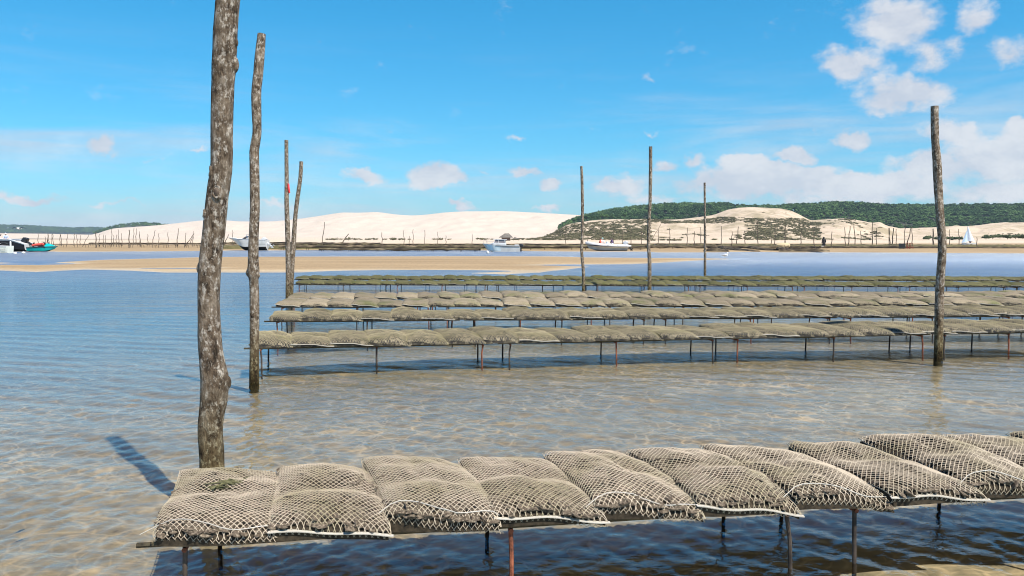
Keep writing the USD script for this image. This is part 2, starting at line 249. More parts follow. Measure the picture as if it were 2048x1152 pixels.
# ------------------------------------------------------------------ wooden stakes in the water
bark_look = M('bark_look', {
    'g': ('geometry', {}), 'm': ('mapping', {'scale': (1, 1, .62)}), 'mf': ('mapping', {'scale': (1, 1, .22)}), 's': ('separate_xyz', {}),
    'n1': ('noise_texture', {'scale': 15.0, 'detail': 9.0, 'roughness': .74}), 'n2': ('noise_texture', {'scale': 55.0, 'detail': 6.0, 'roughness': .7}), 'n3': ('noise_texture', {'scale': 130.0, 'detail': 3.0}), 'lich': ('noise_texture', {'scale': 34.0, 'detail': 8.0, 'roughness': .78}),
    'r': ('rgb_ramp', {'ramp': [(.36, (.02, .014, .009)), (.46, (.10, .07, .045)), (.55, (.17, .13, .09)), (.68, (.30, .245, .185))]}), 'lr': ('rgb_ramp', {'ramp': [(.515, (0, 0, 0)), (.60, (.9, .9, .9))]}),
    'x': ('mix', {'color2': (.44, .39, .32)}), 'ov': ('mix', {'mix_type': 'overlay', 'fac': .85}), 'wz': ('map_range', {'range_type': 'smoothstep', 'from_min': .85, 'from_max': .1, 'to_max': .9, 'clamp': True}),
    'wn': ('mix', {'mix_type': 'multiply', 'color2': (.50, .47, .27)}), 'wl': ('map_range', {'range_type': 'smoothstep', 'from_min': .16, 'from_max': .03, 'to_max': .85, 'clamp': True}), 'wk': ('mix', {'mix_type': 'multiply', 'color2': (.33, .30, .17)}), 'bm': ('math', {'math_type': 'add'}), 'b': ('bump', {'strength': 1.0, 'distance': .022}), 'p': ('principled_bsdf', {'roughness': .9, 'specular_ior_level': .15})},
    [('g.position', 'm.vector'), ('g.position', 'mf.vector'), ('g.position', 's.vector'), ('m.vector', 'n1.vector'), ('mf.vector', 'n2.vector'), ('mf.vector', 'n3.vector'), ('m.vector', 'lich.vector'), ('n1.fac', 'r.fac'), ('lich.fac', 'lr.fac'), ('lr.color', 'x.fac'), ('r.color', 'x.color1'),
     ('x.color', 'ov.color1'), ('n2.fac', 'ov.color2'), ('s.z', 'wz.value'), ('wz.result', 'wn.fac'), ('ov.color', 'wn.color1'), ('s.z', 'wl.value'), ('wl.result', 'wk.fac'), ('wn.color', 'wk.color1'), ('wk.color', 'p.base_color'), ('n2.fac', 'bm.value1'), ('n1.fac', 'bm.value2'), ('bm.value', 'b.height'), ('b.normal', 'p.normal')])
scar_look = mottled('scar_look', [(.3, (.03, .02, .015)), (.7, (.16, .12, .085))], 30, .9)
red_look = plain('red_look', (.62, .03, .03), .5)
def pole_path(pts, y):                   # (pixel x, pixel y, pixel width) from top to bottom -> points and radii
    P, R = [], []
    for px, py, w in pts:
        p = PD(px, py, y); P.append(p); R.append(.5 * w / FPX * np.linalg.norm(p - EYE))
    return np.array(P), np.array(R)
def pole(name, label, pts, y, sides=20, step=.03, lump=.05, group='wooden stakes standing in the water'):
    P, R = pole_path(pts, y); s = np.concatenate([[0], np.cumsum(np.linalg.norm(np.diff(P, axis=0), axis=1))])
    from scipy.interpolate import PchipInterpolator as C
    n = int(s[-1] / step); q = np.linspace(0, s[-1], n); pp, rr = C(s, P)(q), C(s, R)(q)
    d = pp[-1] - pp[-6]; d /= np.linalg.norm(d); ext = np.arange(1, int((pp[-1, 2] + .6) / step / max(-d[2], .5))) * step
    pp = np.vstack([pp, pp[-1] + ext[:, None] * d]); rr = np.concatenate([rr, np.full(len(ext), rr[-1])])
    seed = int(pts[0][0])
    pp[:, 1] += .03 * (noise(np.stack([pp[:, 2] * 1.3, 0 * rr, 0 * rr], -1), seed) - .5) * 2
    m = tube(pp, rr, sides); v = np.array(m.vertices); k = len(pp) * sides
    c = np.repeat(pp, sides, 0); off = v[:k] - c; r0 = np.repeat(rr, sides)[:, None]
    f = fbm(np.concatenate([off / r0 * 1.1, c[:, 2:] * 2.2], 1)[:, [0, 1, 3]] * 1.6, 4, seed) - .5; f2 = fbm(np.concatenate([off / r0 * 3, c[:, 2:] * 7], 1)[:, [0, 1, 3]] * 1.5, 3, seed + 7) - .5
    v[:k] = c + off * (1 + lump * 2.4 * f + lump * 1.6 * f2)[:, None]; v[-2:] = pp[0], pp[-1]
    base = pp[np.argmin(np.abs(pp[:, 2]))]
    t = thing(name, label, 'wooden stake', (base[0], base[1], 0), group=group)
    obj('trunk', (v - [base[0], base[1], 0], m.faces), bark_look, t, smooth=55)
    return t, base, pp, rr
def scar(t, base, pp, rr, py, y, side, w, h, open_=True):   # a knot hole ringed with swollen bark, on the side of the trunk facing the shore
    i = np.argmin([abs(py - (576 - (np.dot(p - EYE, UP) / np.dot(p - EYE, FW)) * FPX)) for p in pp]); c = pp[i] - [base[0], base[1], 0]; r = rr[i]
    a = np.linspace(0, 2 * PI, 15); th = -PI / 2 + side
    ring = np.array([[c[0] + (r + .002) * math.cos(th + w / r * math.cos(t_)), c[1] + (r + .002) * math.sin(th + w / r * math.cos(t_)), c[2] + h * math.sin(t_)] for t_ in a])
    k = obj('knot', tube(ring, .007 + .004 * np.cos(a + .8), 6, False), bark_look, t)
    obj('hollow', ball(1, (c[0] + (r - .004) * math.cos(th), c[1] + (r - .004) * math.sin(th), c[2]), (w * .85, .012, h * .85)), scar_look, k)
def knob(t, base, pp, rr, py, side, s):
    i = np.argmin([abs(py - (576 - (np.dot(p - EYE, UP) / np.dot(p - EYE, FW)) * FPX)) for p in pp]); c = pp[i] - [base[0], base[1], 0]; r = rr[i]
    b = ball(1, (0, 0, 0), (s, s, s * 1.5), 3); v = np.array(b.vertices); v *= (1 + .25 * (fbm(v / s * 1.3, 3, 3) - .5))[:, None]
    obj('knot', (v + [c[0] + (r - s * .55) * math.cos(side), c[1] + (r - s * .55) * math.sin(side), c[2]], b.faces), bark_look, t)
P1 = [(480, -330, 34), (472, -110, 39), (458.5, 0, 42), (452, 70, 42), (449, 125, 42.5), (446, 174, 40), (443.5, 260, 39), (441.5, 330, 39), (431, 400, 40), (424, 470, 40), (417, 535, 40.5), (415.5, 600, 39.5), (418, 670, 42), (424.5, 730, 46), (428.5, 762, 51), (427.5, 800, 48), (424, 825, 45), (421.5, 860, 44), (425, 900, 43.5), (428, 960, 45), (430, 1010, 46)]
Y1 = 4.62
a = pole('mooring_stake', 'thickest tall crooked wooden stake, nearest of all, rising behind the foreground bags', P1, Y1, 36, .02)
scar(*a, 383, Y1, .25, .022, .035); scar(*a, 345, Y1, -.85, .010, .028); scar(*a, 428, Y1, -.95, .009, .02)
knob(*a, 127, .1, .035); knob(*a, 765, .2, .03); knob(*a, 535, PI - .1, .03); knob(*a, 85, .0, .02)
P2 = [(523.5, 68, 14.5), (518, 140, 17.5), (513.5, 200, 18), (515, 260, 16.5), (509, 310, 17.5), (511, 400, 18), (509, 470, 18), (507, 525, 20), (506.5, 545, 23), (507, 562, 17.5), (507.5, 670, 17.5), (507, 767, 18)]
a = pole('mooring_stake', 'second tallest knobbly wooden stake, just right of the thickest one', P2, 8.33, 26, .025)
knob(*a, 547, PI, .03); knob(*a, 550, 0, .02)
P3 = [(572, 280, 7), (572.5, 330, 7.5), (573.5, 400, 8.5), (575.8, 470, 9.5), (575.6, 540, 9), (574.6, 600, 7.5)]
a = pole('mooring_stake', 'thin dark stake with a small red tag, left one of the close pair', P3, 19.6, 14, .06)
i = np.argmin(np.abs(a[2][:, 2] - PD(574, 378, 19.6)[2])); c = a[2][i] - [a[1][0], a[1][1], 0]
obj('red_tag', cat_([tube([c + [.055, -.03, .12], c + [.06, -.04, 0], c + [.075, -.03, -.11]], [.022, .032, .02], 5)]), red_look, a[0], label='small red tag')
P4 = [(603, 323, 7), (601.5, 350, 7.5), (594.6, 400, 8), (590, 440, 8), (586, 500, 9.5), (584, 540, 9.5), (582.6, 592, 8)]
pole('mooring_stake', 'grey stake leaning right, right one of the close pair behind the bag rows', P4, 19.9, 14, .06)
P5 = [(1163, 332, 5), (1165, 400, 6), (1165, 460, 5.5), (1163.3, 500, 6), (1165.6, 530, 6.2), (1167, 548, 6.5), (1167, 581, 6)]
pole('mooring_stake', 'thin crooked dark stake between the cabin boat and the inflatable boat', P5, 21.6, 14, .06)
P6 = [(1301, 293, 6.5), (1301, 340, 6.5), (1300, 400, 6.5), (1298, 435, 6.6), (1297, 480, 6.5), (1299, 525, 7.5), (1298.6, 581, 7.5)]
pole('mooring_stake', 'thin wavy grey stake right of the inflatable boat', P6, 21.8, 14, .06)
P7 = [(1409.5, 365, 4.2), (1410, 400, 4.2), (1410, 460, 4.4), (1410, 500, 4.8), (1409.6, 552, 5)]
pole('mooring_stake', 'thinnest straight stake behind the rearmost bags, left of the standing gull', P7, 29.0, 12, .08)
P8 = [(1870, 212, 12.5), (1871, 270, 12.5), (1877, 340, 14.5), (1879.5, 440, 13.5), (1882.5, 490, 14), (1882.5, 540, 14), (1879.5, 650, 14.5), (1877, 716, 15)]
a = pole('mooring_stake', 'slightly bent grey stake at the right, standing before the second bag row', P8, 10.12, 24, .03)

# ------------------------------------------------------------------ oyster tables and bags
def net_look(name, c, v=.25):
    return M(name, {'g': ('geometry', {}), 'n': ('noise_texture', {'scale': 3.0, 'detail': 5.0}), 'k': ('noise_texture', {'scale': 26.0, 'detail': 4.0}), 'oi': ('object_info', {}), 'rr': ('map_range', {'to_min': 1 - v, 'to_max': 1 + v}),
                    'r': ('rgb_ramp', {'ramp': [(.3, tuple(np.array(c) * (.74, .76, .62))), (.55, c), (.75, tuple(np.minimum(np.array(c) * 1.18, 1)))]}), 'h': ('hsv', {}), 'x': ('mix', {'mix_type': 'overlay', 'fac': .35}), 'p': ('principled_bsdf', {'roughness': .62, 'specular_ior_level': .35})},
             [('g.position', 'n.vector'), ('g.position', 'k.vector'), ('n.fac', 'r.fac'), ('oi.random', 'rr.value'), ('rr.result', 'h.value'), ('r.color', 'x.color1'), ('k.fac', 'x.color2'), ('x.color', 'h.color'), ('h.color', 'p.base_color')])
net_front = net_look('net_beige', (.325, .27, .195), .08)
net_2 = net_look('net_olive', (.245, .207, .118), .16); net_4 = net_look('net_pale', (.43, .375, .29), .14); net_5 = net_look('net_green', (.20, .20, .09), .28)
def shell_look(name, dark, mid, light):
    return M(name, {'g': ('geometry', {}), 'v': ('voronoi_texture', {'scale': 30.0}), 'n': ('noise_texture', {'scale': 60.0, 'detail': 5.0, 'roughness': .7}), 'r': ('rgb_ramp', {'ramp': [(.25, dark), (.52, mid), (.70, tuple(np.array(light) * .4)), (.92, light)]}), 's': ('separate_color', {}), 'a': ('math', {'math_type': 'multiply_add', 'value2': .6, 'value3': 0.0}), 'ad': ('math', {'math_type': 'multiply_add', 'value2': .8, 'value3': -.2}), 'ab': ('math', {'math_type': 'add'}),
                    'b': ('bump', {'strength': .8, 'distance': .01}), 'p': ('principled_bsdf', {'roughness': .75})},
             [('g.position', 'v.vector'), ('g.position', 'n.vector'), ('v.color', 's.color'), ('s.r', 'a.value1'), ('n.fac', 'ad.value1'), ('a.value', 'ab.value1'), ('ad.value', 'ab.value2'), ('ab.value', 'r.fac'), ('r.color', 'p.base_color'), ('n.fac', 'b.height'), ('b.normal', 'p.normal')])
shells = M('oyster_look', {'g': ('geometry', {}), 'n': ('noise_texture', {'scale': 90.0, 'detail': 5.0, 'roughness': .7}), 'a': ('math', {'math_type': 'multiply_add', 'value2': .55, 'value3': 0.0}), 'b0': ('math', {'math_type': 'add'}), 'r': ('rgb_ramp', {'ramp': [(.28, (.018, .012, .008)), (.50, (.085, .063, .04)), (.70, (.25, .205, .145)), (1., (.55, .49, .40))]}), 'b': ('bump', {'strength': .8, 'distance': .006}), 'p': ('principled_bsdf', {'roughness': .7, 'specular_ior_level': .3})},
           [('g.position', 'n.vector'), ('g.random_per_island', 'a.value1'), ('a.value', 'b0.value1'), ('n.fac', 'a.value3') if False else ('n.fac', 'b0.value2'), ('b0.value', 'r.fac'), ('r.color', 'p.base_color'), ('n.fac', 'b.height'), ('b.normal', 'p.normal')])
silt_look = mottled('silt_look', [(.35, (.012, .009, .005)), (.65, (.05, .037, .022))], 40, .9)
core_far = shell_look('oyster_far_look', (.006, .005, .003), (.04, .03, .016), (.27, .22, .14))
seam_look = plain('seam_look', (.38, .35, .29), .5); weed_look = mottled('weed_look', [(.35, (.045, .045, .018)), (.7, (.15, .14, .065))], 40, .7)
BW, BL = .50, .77
def surf(seed):
    g = np.random.default_rng(seed); k = g.random(8)
    def S(x, y, lift=0.0):
        x, y = np.asarray(x, float), np.asarray(y, float); u, v = np.clip(x / BW, 0, 1), np.clip(y / BL, 0, 1)
        n = fbm(np.stack([x * 6.5, y * 5.0, 0 * x + seed * 3.7], -1), 3, seed) - .5
        pu = np.clip(np.sin(PI * u ** (.80 + .25 * k[0])), 0, 1) ** .40; pv = (np.clip(np.sin(PI * v ** (.9 + .3 * k[1])), 0, 1)) ** (.20 + .18 * k[2])
        mid = 1 - (.12 + .28 * k[3]) * np.exp(-((v - .42 - .16 * k[4]) / .10) ** 2)
        z = .056 * (1 - u) ** 1.1 + .038 * u + (.060 + .03 * k[5]) * pu * pv * mid * (1 + 1.0 * n) + .03 * (1 - u) ** 2 * v ** 6 - .018 * np.clip(1 - v / .12, 0, 1) ** 2 - (.01 + .035 * k[6]) * u ** 2 * (1 - v) ** 5 + .006 * np.sin(9 * u + 6 * k[7]) * (1 - v) ** 4
        X = x - .13 * y + .012 * np.sin(5 * v + 6 * k[0]) * 1 - .02 * (u - .5) * ((2 * v - 1) ** 4); Y = y + .014 * np.sin(4 * u + 6 * k[3]) + .012 * n - .035 * u * (1 - v)
        return np.stack([X, Y, z + lift], -1)
    return S
def net_mesh(S, diag, rad, step, sides=3):
    out = []; T = BW + BL
    for fam in (0, 1):
        for c in np.arange(diag * .5, T, diag):
            if fam == 0: x0, x1 = max(0, c - BL), min(BW, c); n = max(2, int((x1 - x0) * 1.414 / step)); x = np.linspace(x0, x1, n); y = c - x
            else: x0, x1 = max(0, BL - c), min(BW, T - c); n = max(2, int((x1 - x0) * 1.414 / step)); x = np.linspace(x0, x1, n); y = x + c - BL + 0 * x; y = np.clip(y, 0, BL)
            if fam == 1:
                x0, x1 = max(0, BW - c), min(BW, BW - c + BL); n = max(2, int((x1 - x0) * 1.414 / step)); x = np.linspace(x0, x1, n); y = np.clip(x - (BW - c), 0, BL)
            if x1 - x0 < .01: continue
            p = S(x, y); out.append(tube(p, rad, sides, False))
    # folded long edges
    for x in (0.0, BW): y = np.linspace(0, BL, 30); out.append(tube(S(0 * y + x, y), rad * 1.4, sides, False))
    return cat_(out)
def lower_net(S, diag, rad):             # the netting on the short front end, hanging down to the rail
    out = []; xs = np.arange(0, BW, diag)
    for x in xs:
        for s in (-1, 1):
            x2 = np.clip(x + s * diag, 0, BW); a = S(x, 0.0); b = S(x2, .0) + [0, .012, -.032]; b[2] = max(b[2], -.03); out.append(tube([a, (a + b) / 2 + [0, -.006, 0], b], rad, 3, False))
    return cat_(out)
def core_mesh(S, nu, nv, seed, rough=.012, inset=.010):
    u, v = np.meshgrid(np.linspace(.02, .98, nu), (lambda t: t - .09 * np.sin(2 * PI * t))(np.linspace(.01, .99, nv)), indexing='xy'); x, y = u * BW, v * BL
    T = S(x, y, -inset); n = fbm(np.stack([x * 22, y * 22, 0 * x + seed], -1), 3, seed) - .5
    T[..., 2] += rough * 2 * n * np.minimum(1, 8 * np.minimum(u, 1 - u))
    B = T.copy(); B[..., 2] = np.minimum(np.maximum(-.012, T[..., 2] - .2), T[..., 2] - .006)
    m = cat_([up(gridmesh(T)), trimesh.Trimesh(up(gridmesh(B)).vertices, up(gridmesh(B)).faces[:, ::-1], process=False)])
    def side(a, b): return gridmesh(np.stack([a, b], 0))
    return cat_([m, side(T[0], B[0]), side(B[-1], T[-1]), side(B[:, 0], T[:, 0]), side(T[:, -1], B[:, -1])])
def shell_scatter(S, n, seed):
    g = np.random.default_rng(seed); ico = trimesh.creation.icosphere(1, 1.0); out = []
    for i in range(n):
        v = np.array(ico.vertices); v *= (1 + .8 * (noise(v * 1.7 + i * 3.1, i) - .5))[:, None]
        v *= np.array([.036, .021, .008]) * g.uniform(.65, 1.25); a = g.random() * 6.28; c, s = math.cos(a), math.sin(a); t = g.normal() * .4
        v = v @ np.array([[1, 0, 0], [0, math.cos(t), math.sin(t)], [0, -math.sin(t), math.cos(t)]]) @ np.array([[c, s, 0], [-s, c, 0], [0, 0, 1]])
        q = g.random(); p = S(g.uniform(.06, .94) * BW, (q - .09 * math.sin(2 * PI * q)) * .96 * BL + .02 * BL, -.017 - .006 * g.random()); out.append(trimesh.Trimesh(v + p, ico.faces, process=False))
    return cat_(out)
def seam(S, kind):
    x = np.linspace(-.01, BW + .01, 14)
    if kind == 0: y = .035 + .02 * np.sin(np.linspace(0, 7, 14)); p = S(x, y); p[:, 2] += .004; p[0] += [-.035, -.02, -.01]; return tube(p, .0022, 5)
    p = S(x, 0 * x); a = p + [0, -.007, -.002]; b = p + [0, .006, .002]; G = np.stack([a, b], 0); T = np.stack([a - [0, 0, .004], b - [0, 0, .004]], 0)
    return cat_([up(gridmesh(G)), trimesh.Trimesh(up(gridmesh(T)).vertices, up(gridmesh(T)).faces[:, ::-1], process=False), gridmesh(np.stack([T[0], G[0]], 0))])
BAGC = {}
def bag_class(key, seed, near, net, core):
    c = stage.CreateClassPrim(f'/World/{key}')
    S = surf(seed)
    if near:
        obj('silt', core_mesh(S, 20, 34, seed, .008, .022), silt_look, c, smooth=False)  # solid near-black core, showing as dark gaps between the oysters
        obj('oysters', shell_scatter(S, 330, seed), shells, c, smooth=False, kind='stuff')
        obj('net', cat_([net_mesh(S, .0255, .00155, .013), lower_net(S, .0255, .0015)]), net, c, smooth=False)
        obj('closing_rod', seam(S, seed % 2), seam_look, c)
    else:
        obj('oysters', core_mesh(S, 14, 22, seed, .008), core, c, smooth=True, kind='stuff')
        if near is not None: obj('net', net_mesh(S, .033, .0019, .028), net, c, smooth=False)
        else: obj('net', cat_([up(gridmesh(S(*np.meshgrid(np.linspace(0, BW, 16), BL * (lambda t: t - .09 * np.sin(2 * PI * t))(np.linspace(0, 1, 26)), indexing='xy'))))]), net, c, smooth=True)
        if seed % 3 == 0: obj('closing_rod', seam(S, 1), seam_look, c)
    return c
far_net = {}
def net_far(name, c, dark):              # beyond the third row the mesh is too fine to tell its threads apart
    return M(name, {'g': ('geometry', {}), 'tc': ('texture_coordinate', {}), 'm': ('mapping', {'rotation': (0, 0, PI / 4), 'scale': (38, 38, 38)}), 'ck': ('voronoi_texture', {'scale': 1.0, 'randomness': 0.35}), 'n': ('noise_texture', {'scale': 2.2, 'detail': 6.0, 'roughness': .65}), 'oi': ('object_info', {}), 'rr': ('map_range', {'to_min': .78, 'to_max': 1.18}),
                    'r': ('rgb_ramp', {'ramp': [(.3, tuple(np.array(c) * (.6, .75, .45))), (.5, c), (.72, tuple(np.array(c) * 1.2))]}), 'd': ('rgb_ramp', {'ramp': [(.10, dark), (.42, (1, 1, 1))]}), 'x': ('mix', {'mix_type': 'multiply', 'fac': 1.0}), 'h': ('hsv', {}), 'b': ('bump', {'strength': .7, 'distance': .012}), 'p': ('principled_bsdf', {'roughness': .8, 'specular_ior_level': .2})},
             [('tc.object', 'm.vector'), ('m.vector', 'ck.vector'), ('g.position', 'n.vector'), ('n.fac', 'r.fac'), ('ck.distance', 'd.fac'), ('r.color', 'x.color1'), ('d.color', 'x.color2'), ('oi.random', 'rr.value'), ('rr.result', 'h.value'), ('x.color', 'h.color'), ('h.color', 'p.base_color'), ('ck.distance', 'b.height'), ('b.normal', 'p.normal')])
fn4, fn5 = net_far('net_far_pale', (.185, .152, .10), (.2, .18, .14)), net_far('net_far_green', (.085, .078, .032), (.2, .2, .16))
for key, near, net, core in (('front', True, net_front, None), ('olive', False, net_2, core_far), ('pale', None, fn4, core_far), ('green', None, fn5, core_far)):
    BAGC[key] = [bag_class(f'{key}_bag_class_{i}', 11 + i + 17 * len(key), near, net, core) for i in range(10 if near else 6)]
ORD = ['zeroth', 'first', 'second', 'third', 'fourth', 'fifth', 'sixth', 'seventh', 'eighth', 'ninth', 'tenth', 'eleventh', 'twelfth', 'thirteenth', 'fourteenth', 'fifteenth', 'sixteenth', 'seventeenth', 'eighteenth', 'nineteenth']
def ordinal(n):
    if n < 20: return ORD[n]
    t = ['', '', 'twent', 'thirt', 'fort', 'fift', 'sixt', 'sevent'][n // 10]
    return t + 'ieth' if n % 10 == 0 else t + 'y-' + ORD[n % 10]
steel = mottled('rust_look', [(.3, (.045, .022, .014)), (.5, (.16, .05, .025)), (.7, (.27, .09, .045))], 14, .85, .5, 60)
dark_steel = mottled('dark_steel_look', [(.3, (.015, .012, .01)), (.7, (.08, .06, .045))], 12, .8)
rail_look = mottled('rail_look', [(.3, (.02, .016, .009)), (.7, (.09, .072, .04))], 18, .85, .4, 60)
g6 = np.random.default_rng(66)
ROWS = []
def bag_row(a, b, h, key, spacing, colour, rowname, extra=0.0, back=0, first_leg=.05, leg_mat=None, group='mesh oyster bags lying in rows on steel tables'):
    A, B = PH(*a, h), PH(*b, h); d = B - A; Lr = np.hypot(d[0], d[1]); ang = math.atan2(d[1], d[0]); ux = np.array([math.cos(ang), math.sin(ang), 0]); uy = np.array([-ux[1], ux[0], 0])
    n = int((Lr + extra) / spacing) + 1
    for i in range(n):
        o = A + ux * (i * spacing) + np.array([0, 0, .028]) + uy * g6.normal() * .015
        p = thing('oyster_bag', f'{colour} mesh oyster bag, {ordinal(i + 1)} from left in the {rowname}', 'oyster bag', o, ang + g6.normal() * .018, group, (1.0, 1.0 if key == 'front' else 1.14, (.88 if key == 'front' else .70) + .26 * g6.random()))
        p.GetReferences().AddInternalReference(BAGC[key][i % 10 if key == 'front' else int(g6.integers(6))].GetPath()); p.SetInstanceable(True)
    # the trestle tables below: three rails on legs of reinforcing bar
    T = 2.95; k = 0; s = -.05
    while s < n * spacing:
        e = min(s + T - .06, n * spacing + .1); o = A + ux * s
        t = thing('oyster_table', f'low steel rod table, {ordinal(k + 1)} from the left under the {rowname}', 'oyster table', (o[0], o[1], 0), ang, 'low steel tables carrying the oyster bags')
        for yy in (.05, .39, .73):
            obj('rail', tube([(-.025 if k == 0 else 0, yy, h + .012), ((e - s) / 2, yy, h + .004), (e - s, yy, h + .012)], .011, 7), rail_look, t)
        for xx in (.16, (e - s) / 2 + .05, e - s - .12):
            if xx > e - s: continue
            obj('cross_bar', tube([(xx, .03, h - .012), (xx, .76, h - .012)], .011, 6), steel, t)
            for yy, sg in ((.05, -1), (.73, 1)):
                q = g6.normal(size=3) * .009
                obj('leg', tube([(xx, yy, h), (xx + q[0], yy + sg * .012, h * .5), (xx + q[0] * 1.5 + q[1], yy + sg * .04, -.55)], [.0105, .010, .011], 8), (steel if sg < 0 and leg_mat is None and g6.random() < .4 else dark_steel), t)
        s += T; k += 1
    return A, ux, uy, n
R1 = bag_row((306, 1104), (2048, 1002), .262, 'front', .4545, 'beige', 'foreground row', .75)
bag_row((500, 700), (2048, 667), .225, 'olive', .452, 'olive grey', 'second row', .7)
bag_row((537, 645), (2048, 634), .27, 'olive', .452, 'olive grey', 'third row', .5)
bag_row((550, 616), (2048, 612.5), .28, 'pale', .455, 'pale tan', 'fourth row', .5)
bag_row((577, 600), (2048, 597), .22, 'pale', .455, 'pale tan', 'fifth row', .5)
bag_row((590, 570), (2048, 575), .15, 'green', .42, 'mossy green', 'sixth row', .5)
bag_row((590, 560), (2048, 562.5), .15, 'green', .415, 'mossy green', 'rearmost row', .5)
# a strand of green weed lying on the first bag
A, ux, uy, n = R1
def r1(x, y, z): return A + ux * x + uy * y + np.array([0, 0, .028 + z])
g8 = np.random.default_rng(8); out = []
for i in range(60):
    t = g8.random(); c = r1(.15 + .13 * t + g8.normal() * .006, .40 + .16 * t + g8.normal() * .012, 0); z = .085 + .02 * math.sin(t * 5)
    c[2] += z; q = g8.normal(size=3) * [.03, .02, .006]; out.append(tube([c - q, c + [0, 0, .006], c + q + [.01, 0, 0]], [.002, .005, .001], 4, False))
obj('seaweed', cat_(out), weed_look, cat='seaweed', label='strand of green weed lying across the first foreground bag')
# ------------------------------------------------------------------ dunes, woods, scrub
def dune_look(name, sandc, scrub, lo, hi, scale, stretch=(1, 1, 1)):
    a = np.array(sandc)
    return M(name, {'g': ('geometry', {}), 'm': ('mapping', {'scale': stretch}), 'n': ('noise_texture', {'scale': scale, 'detail': 9.0, 'roughness': .68}), 'n2': ('noise_texture', {'scale': scale * .2, 'detail': 5.0}), 'n3': ('noise_texture', {'scale': .02, 'detail': 6.0}),
                    'r': ('rgb_ramp', {'ramp': [(.3, tuple(a * .9)), (.7, tuple(a))]}), 'ad': ('math', {'math_type': 'multiply_add', 'value2': .55}), 'rr': ('rgb_ramp', {'ramp': [(lo, (0, 0, 0)), (hi, (1, 1, 1))]}), 'x': ('mix', {'color2': scrub}), 'b': ('bump', {'strength': .5, 'distance': 2.5}), 'p': ('principled_bsdf', {'roughness': .95, 'specular_ior_level': .1})},
             [('g.position', 'm.vector'), ('m.vector', 'n.vector'), ('m.vector', 'n2.vector'), ('g.position', 'n3.vector'), ('n3.fac', 'r.fac'), ('n2.fac', 'ad.value1'), ('n.fac', 'ad.value3'), ('ad.value', 'rr.fac'), ('r.color', 'x.color1'), ('rr.color', 'x.fac'), ('x.color', 'p.base_color'), ('n3.fac', 'b.height'), ('b.normal', 'p.normal')])
bare = dune_look('bare_dune_look', (.44, .37, .29), (.5, .42, .33), 1.4, 1.5, .02)
scrubby = dune_look('scrub_dune_look', (.43, .345, .25), (.25, .205, .13), .74, .92, .07, (1, .4, .9))
wood_floor = plain('wood_floor_look', (.035, .045, .022), .9)
def ridge(name, crest, foot, Rc, Rf, mat, rough, seed, n=260, m=46, prof=1.0, behind=.35, dy=0.0, label=None):
    c = np.array(crest, float); f = np.array(foot, float); px = np.linspace(c[0, 0], c[-1, 0], n)
    cy, fy = np.interp(px, c[:, 0], c[:, 1]) + dy, np.interp(px, f[:, 0], f[:, 1])
    from scipy.ndimage import gaussian_filter1d as G
    cy = G(cy, 1.5, mode='nearest'); a = (px - 1024) / FPX
    s = np.concatenate([np.linspace(0, 1, m), 1 + np.linspace(.08, behind, 8)]); P = np.zeros((len(s), n, 3))
    Rc = np.interp(px, *np.array(Rc).T) if np.ndim(Rc) else np.full(n, Rc); Rf = np.interp(px, *np.array(Rf).T) if np.ndim(Rf) else np.full(n, Rf)
    for i, t in enumerate(s):
        y = Rf + (Rc - Rf) * t; hc, hf = 1.5 + (HOR - cy) / FPX * Rc, 1.5 + (HOR - fy) / FPX * Rf
        k = min(t, 1) ** prof; k = k * k * (3 - 2 * k) * .5 + k * .5
        h = hf + (hc - hf) * k - (max(t - 1, 0) / behind) ** 1.3 * (hc - hf) * .9 - (max(t - 1, 0)) * 2
        q = np.stack([a * y / 60, y / 60 + 0 * a, 0 * a + seed], -1); w = (fbm(q, 5, seed) - .5)
        h = h + rough * w * math.sin(PI * min(t, 1)) * 2 + rough * .1 * w
        P[i] = np.stack([a * y, y, h], -1)
    return P, obj(name, up(gridmesh(P)), mat, smooth=True, kind='structure')
CD = [(150, 478), (205, 465), (225, 457), (270, 454), (320, 450.5), (360, 446), (405, 441), (440, 440), (480, 443), (550, 443), (600, 438), (640, 432), (685, 425), (720, 426), (755, 424), (790, 429), (820, 431.5), (850, 430), (890, 425), (930, 423), (1010, 422.5), (1080, 426), (1150, 430), (1250, 433), (1400, 440)]
PD_, _ = ridge('great_dune', CD, [(150, 479), (1400, 480)], 3200, 2300, bare, 9, 3, prof=.9)
_, _ = ridge('low_sand_bank', [(-300, 467), (0, 466.5), (120, 468), (205, 470), (330, 474), (600, 478), (2400, 478.5)], [(-300, 477), (0, 477), (600, 480), (2400, 481)], 2250, 1500, bare, .6, 9, m=14)
CF = [(1020, 484), (1090, 477), (1112, 467), (1135, 449), (1165, 445), (1200, 441), (1290, 439), (1340, 440), (1390, 436), (1430, 430), (1450, 421), (1475, 416), (1500, 414), (1530, 416), (1560, 418), (1580, 423), (1600, 432), (1618, 441), (1640, 441), (1665, 438), (1690, 437), (1715, 441), (1745, 447), (1757, 443), (1770, 452), (1800, 457), (1830, 456), (1900, 453), (1950, 453), (1975, 449), (2000, 446), (2048, 446), (2200, 446), (2400, 450)]
PF, _ = ridge('scrub_dune', CF, [(1020, 484.5), (1200, 484), (2400, 489)], 1250, 620, scrubby, 7, 5, n=420, m=70, prof=.85)
CH = [(1120, 452), (1140, 440), (1165, 431), (1200, 424), (1240, 417), (1300, 411), (1330, 408), (1400, 407), (1440, 406), (1480, 411), (1530, 412), (1580, 409), (1640, 407), (1665, 405), (1720, 406), (1760, 410), (1850, 410), (2048, 409), (2200, 409), (2500, 415)]
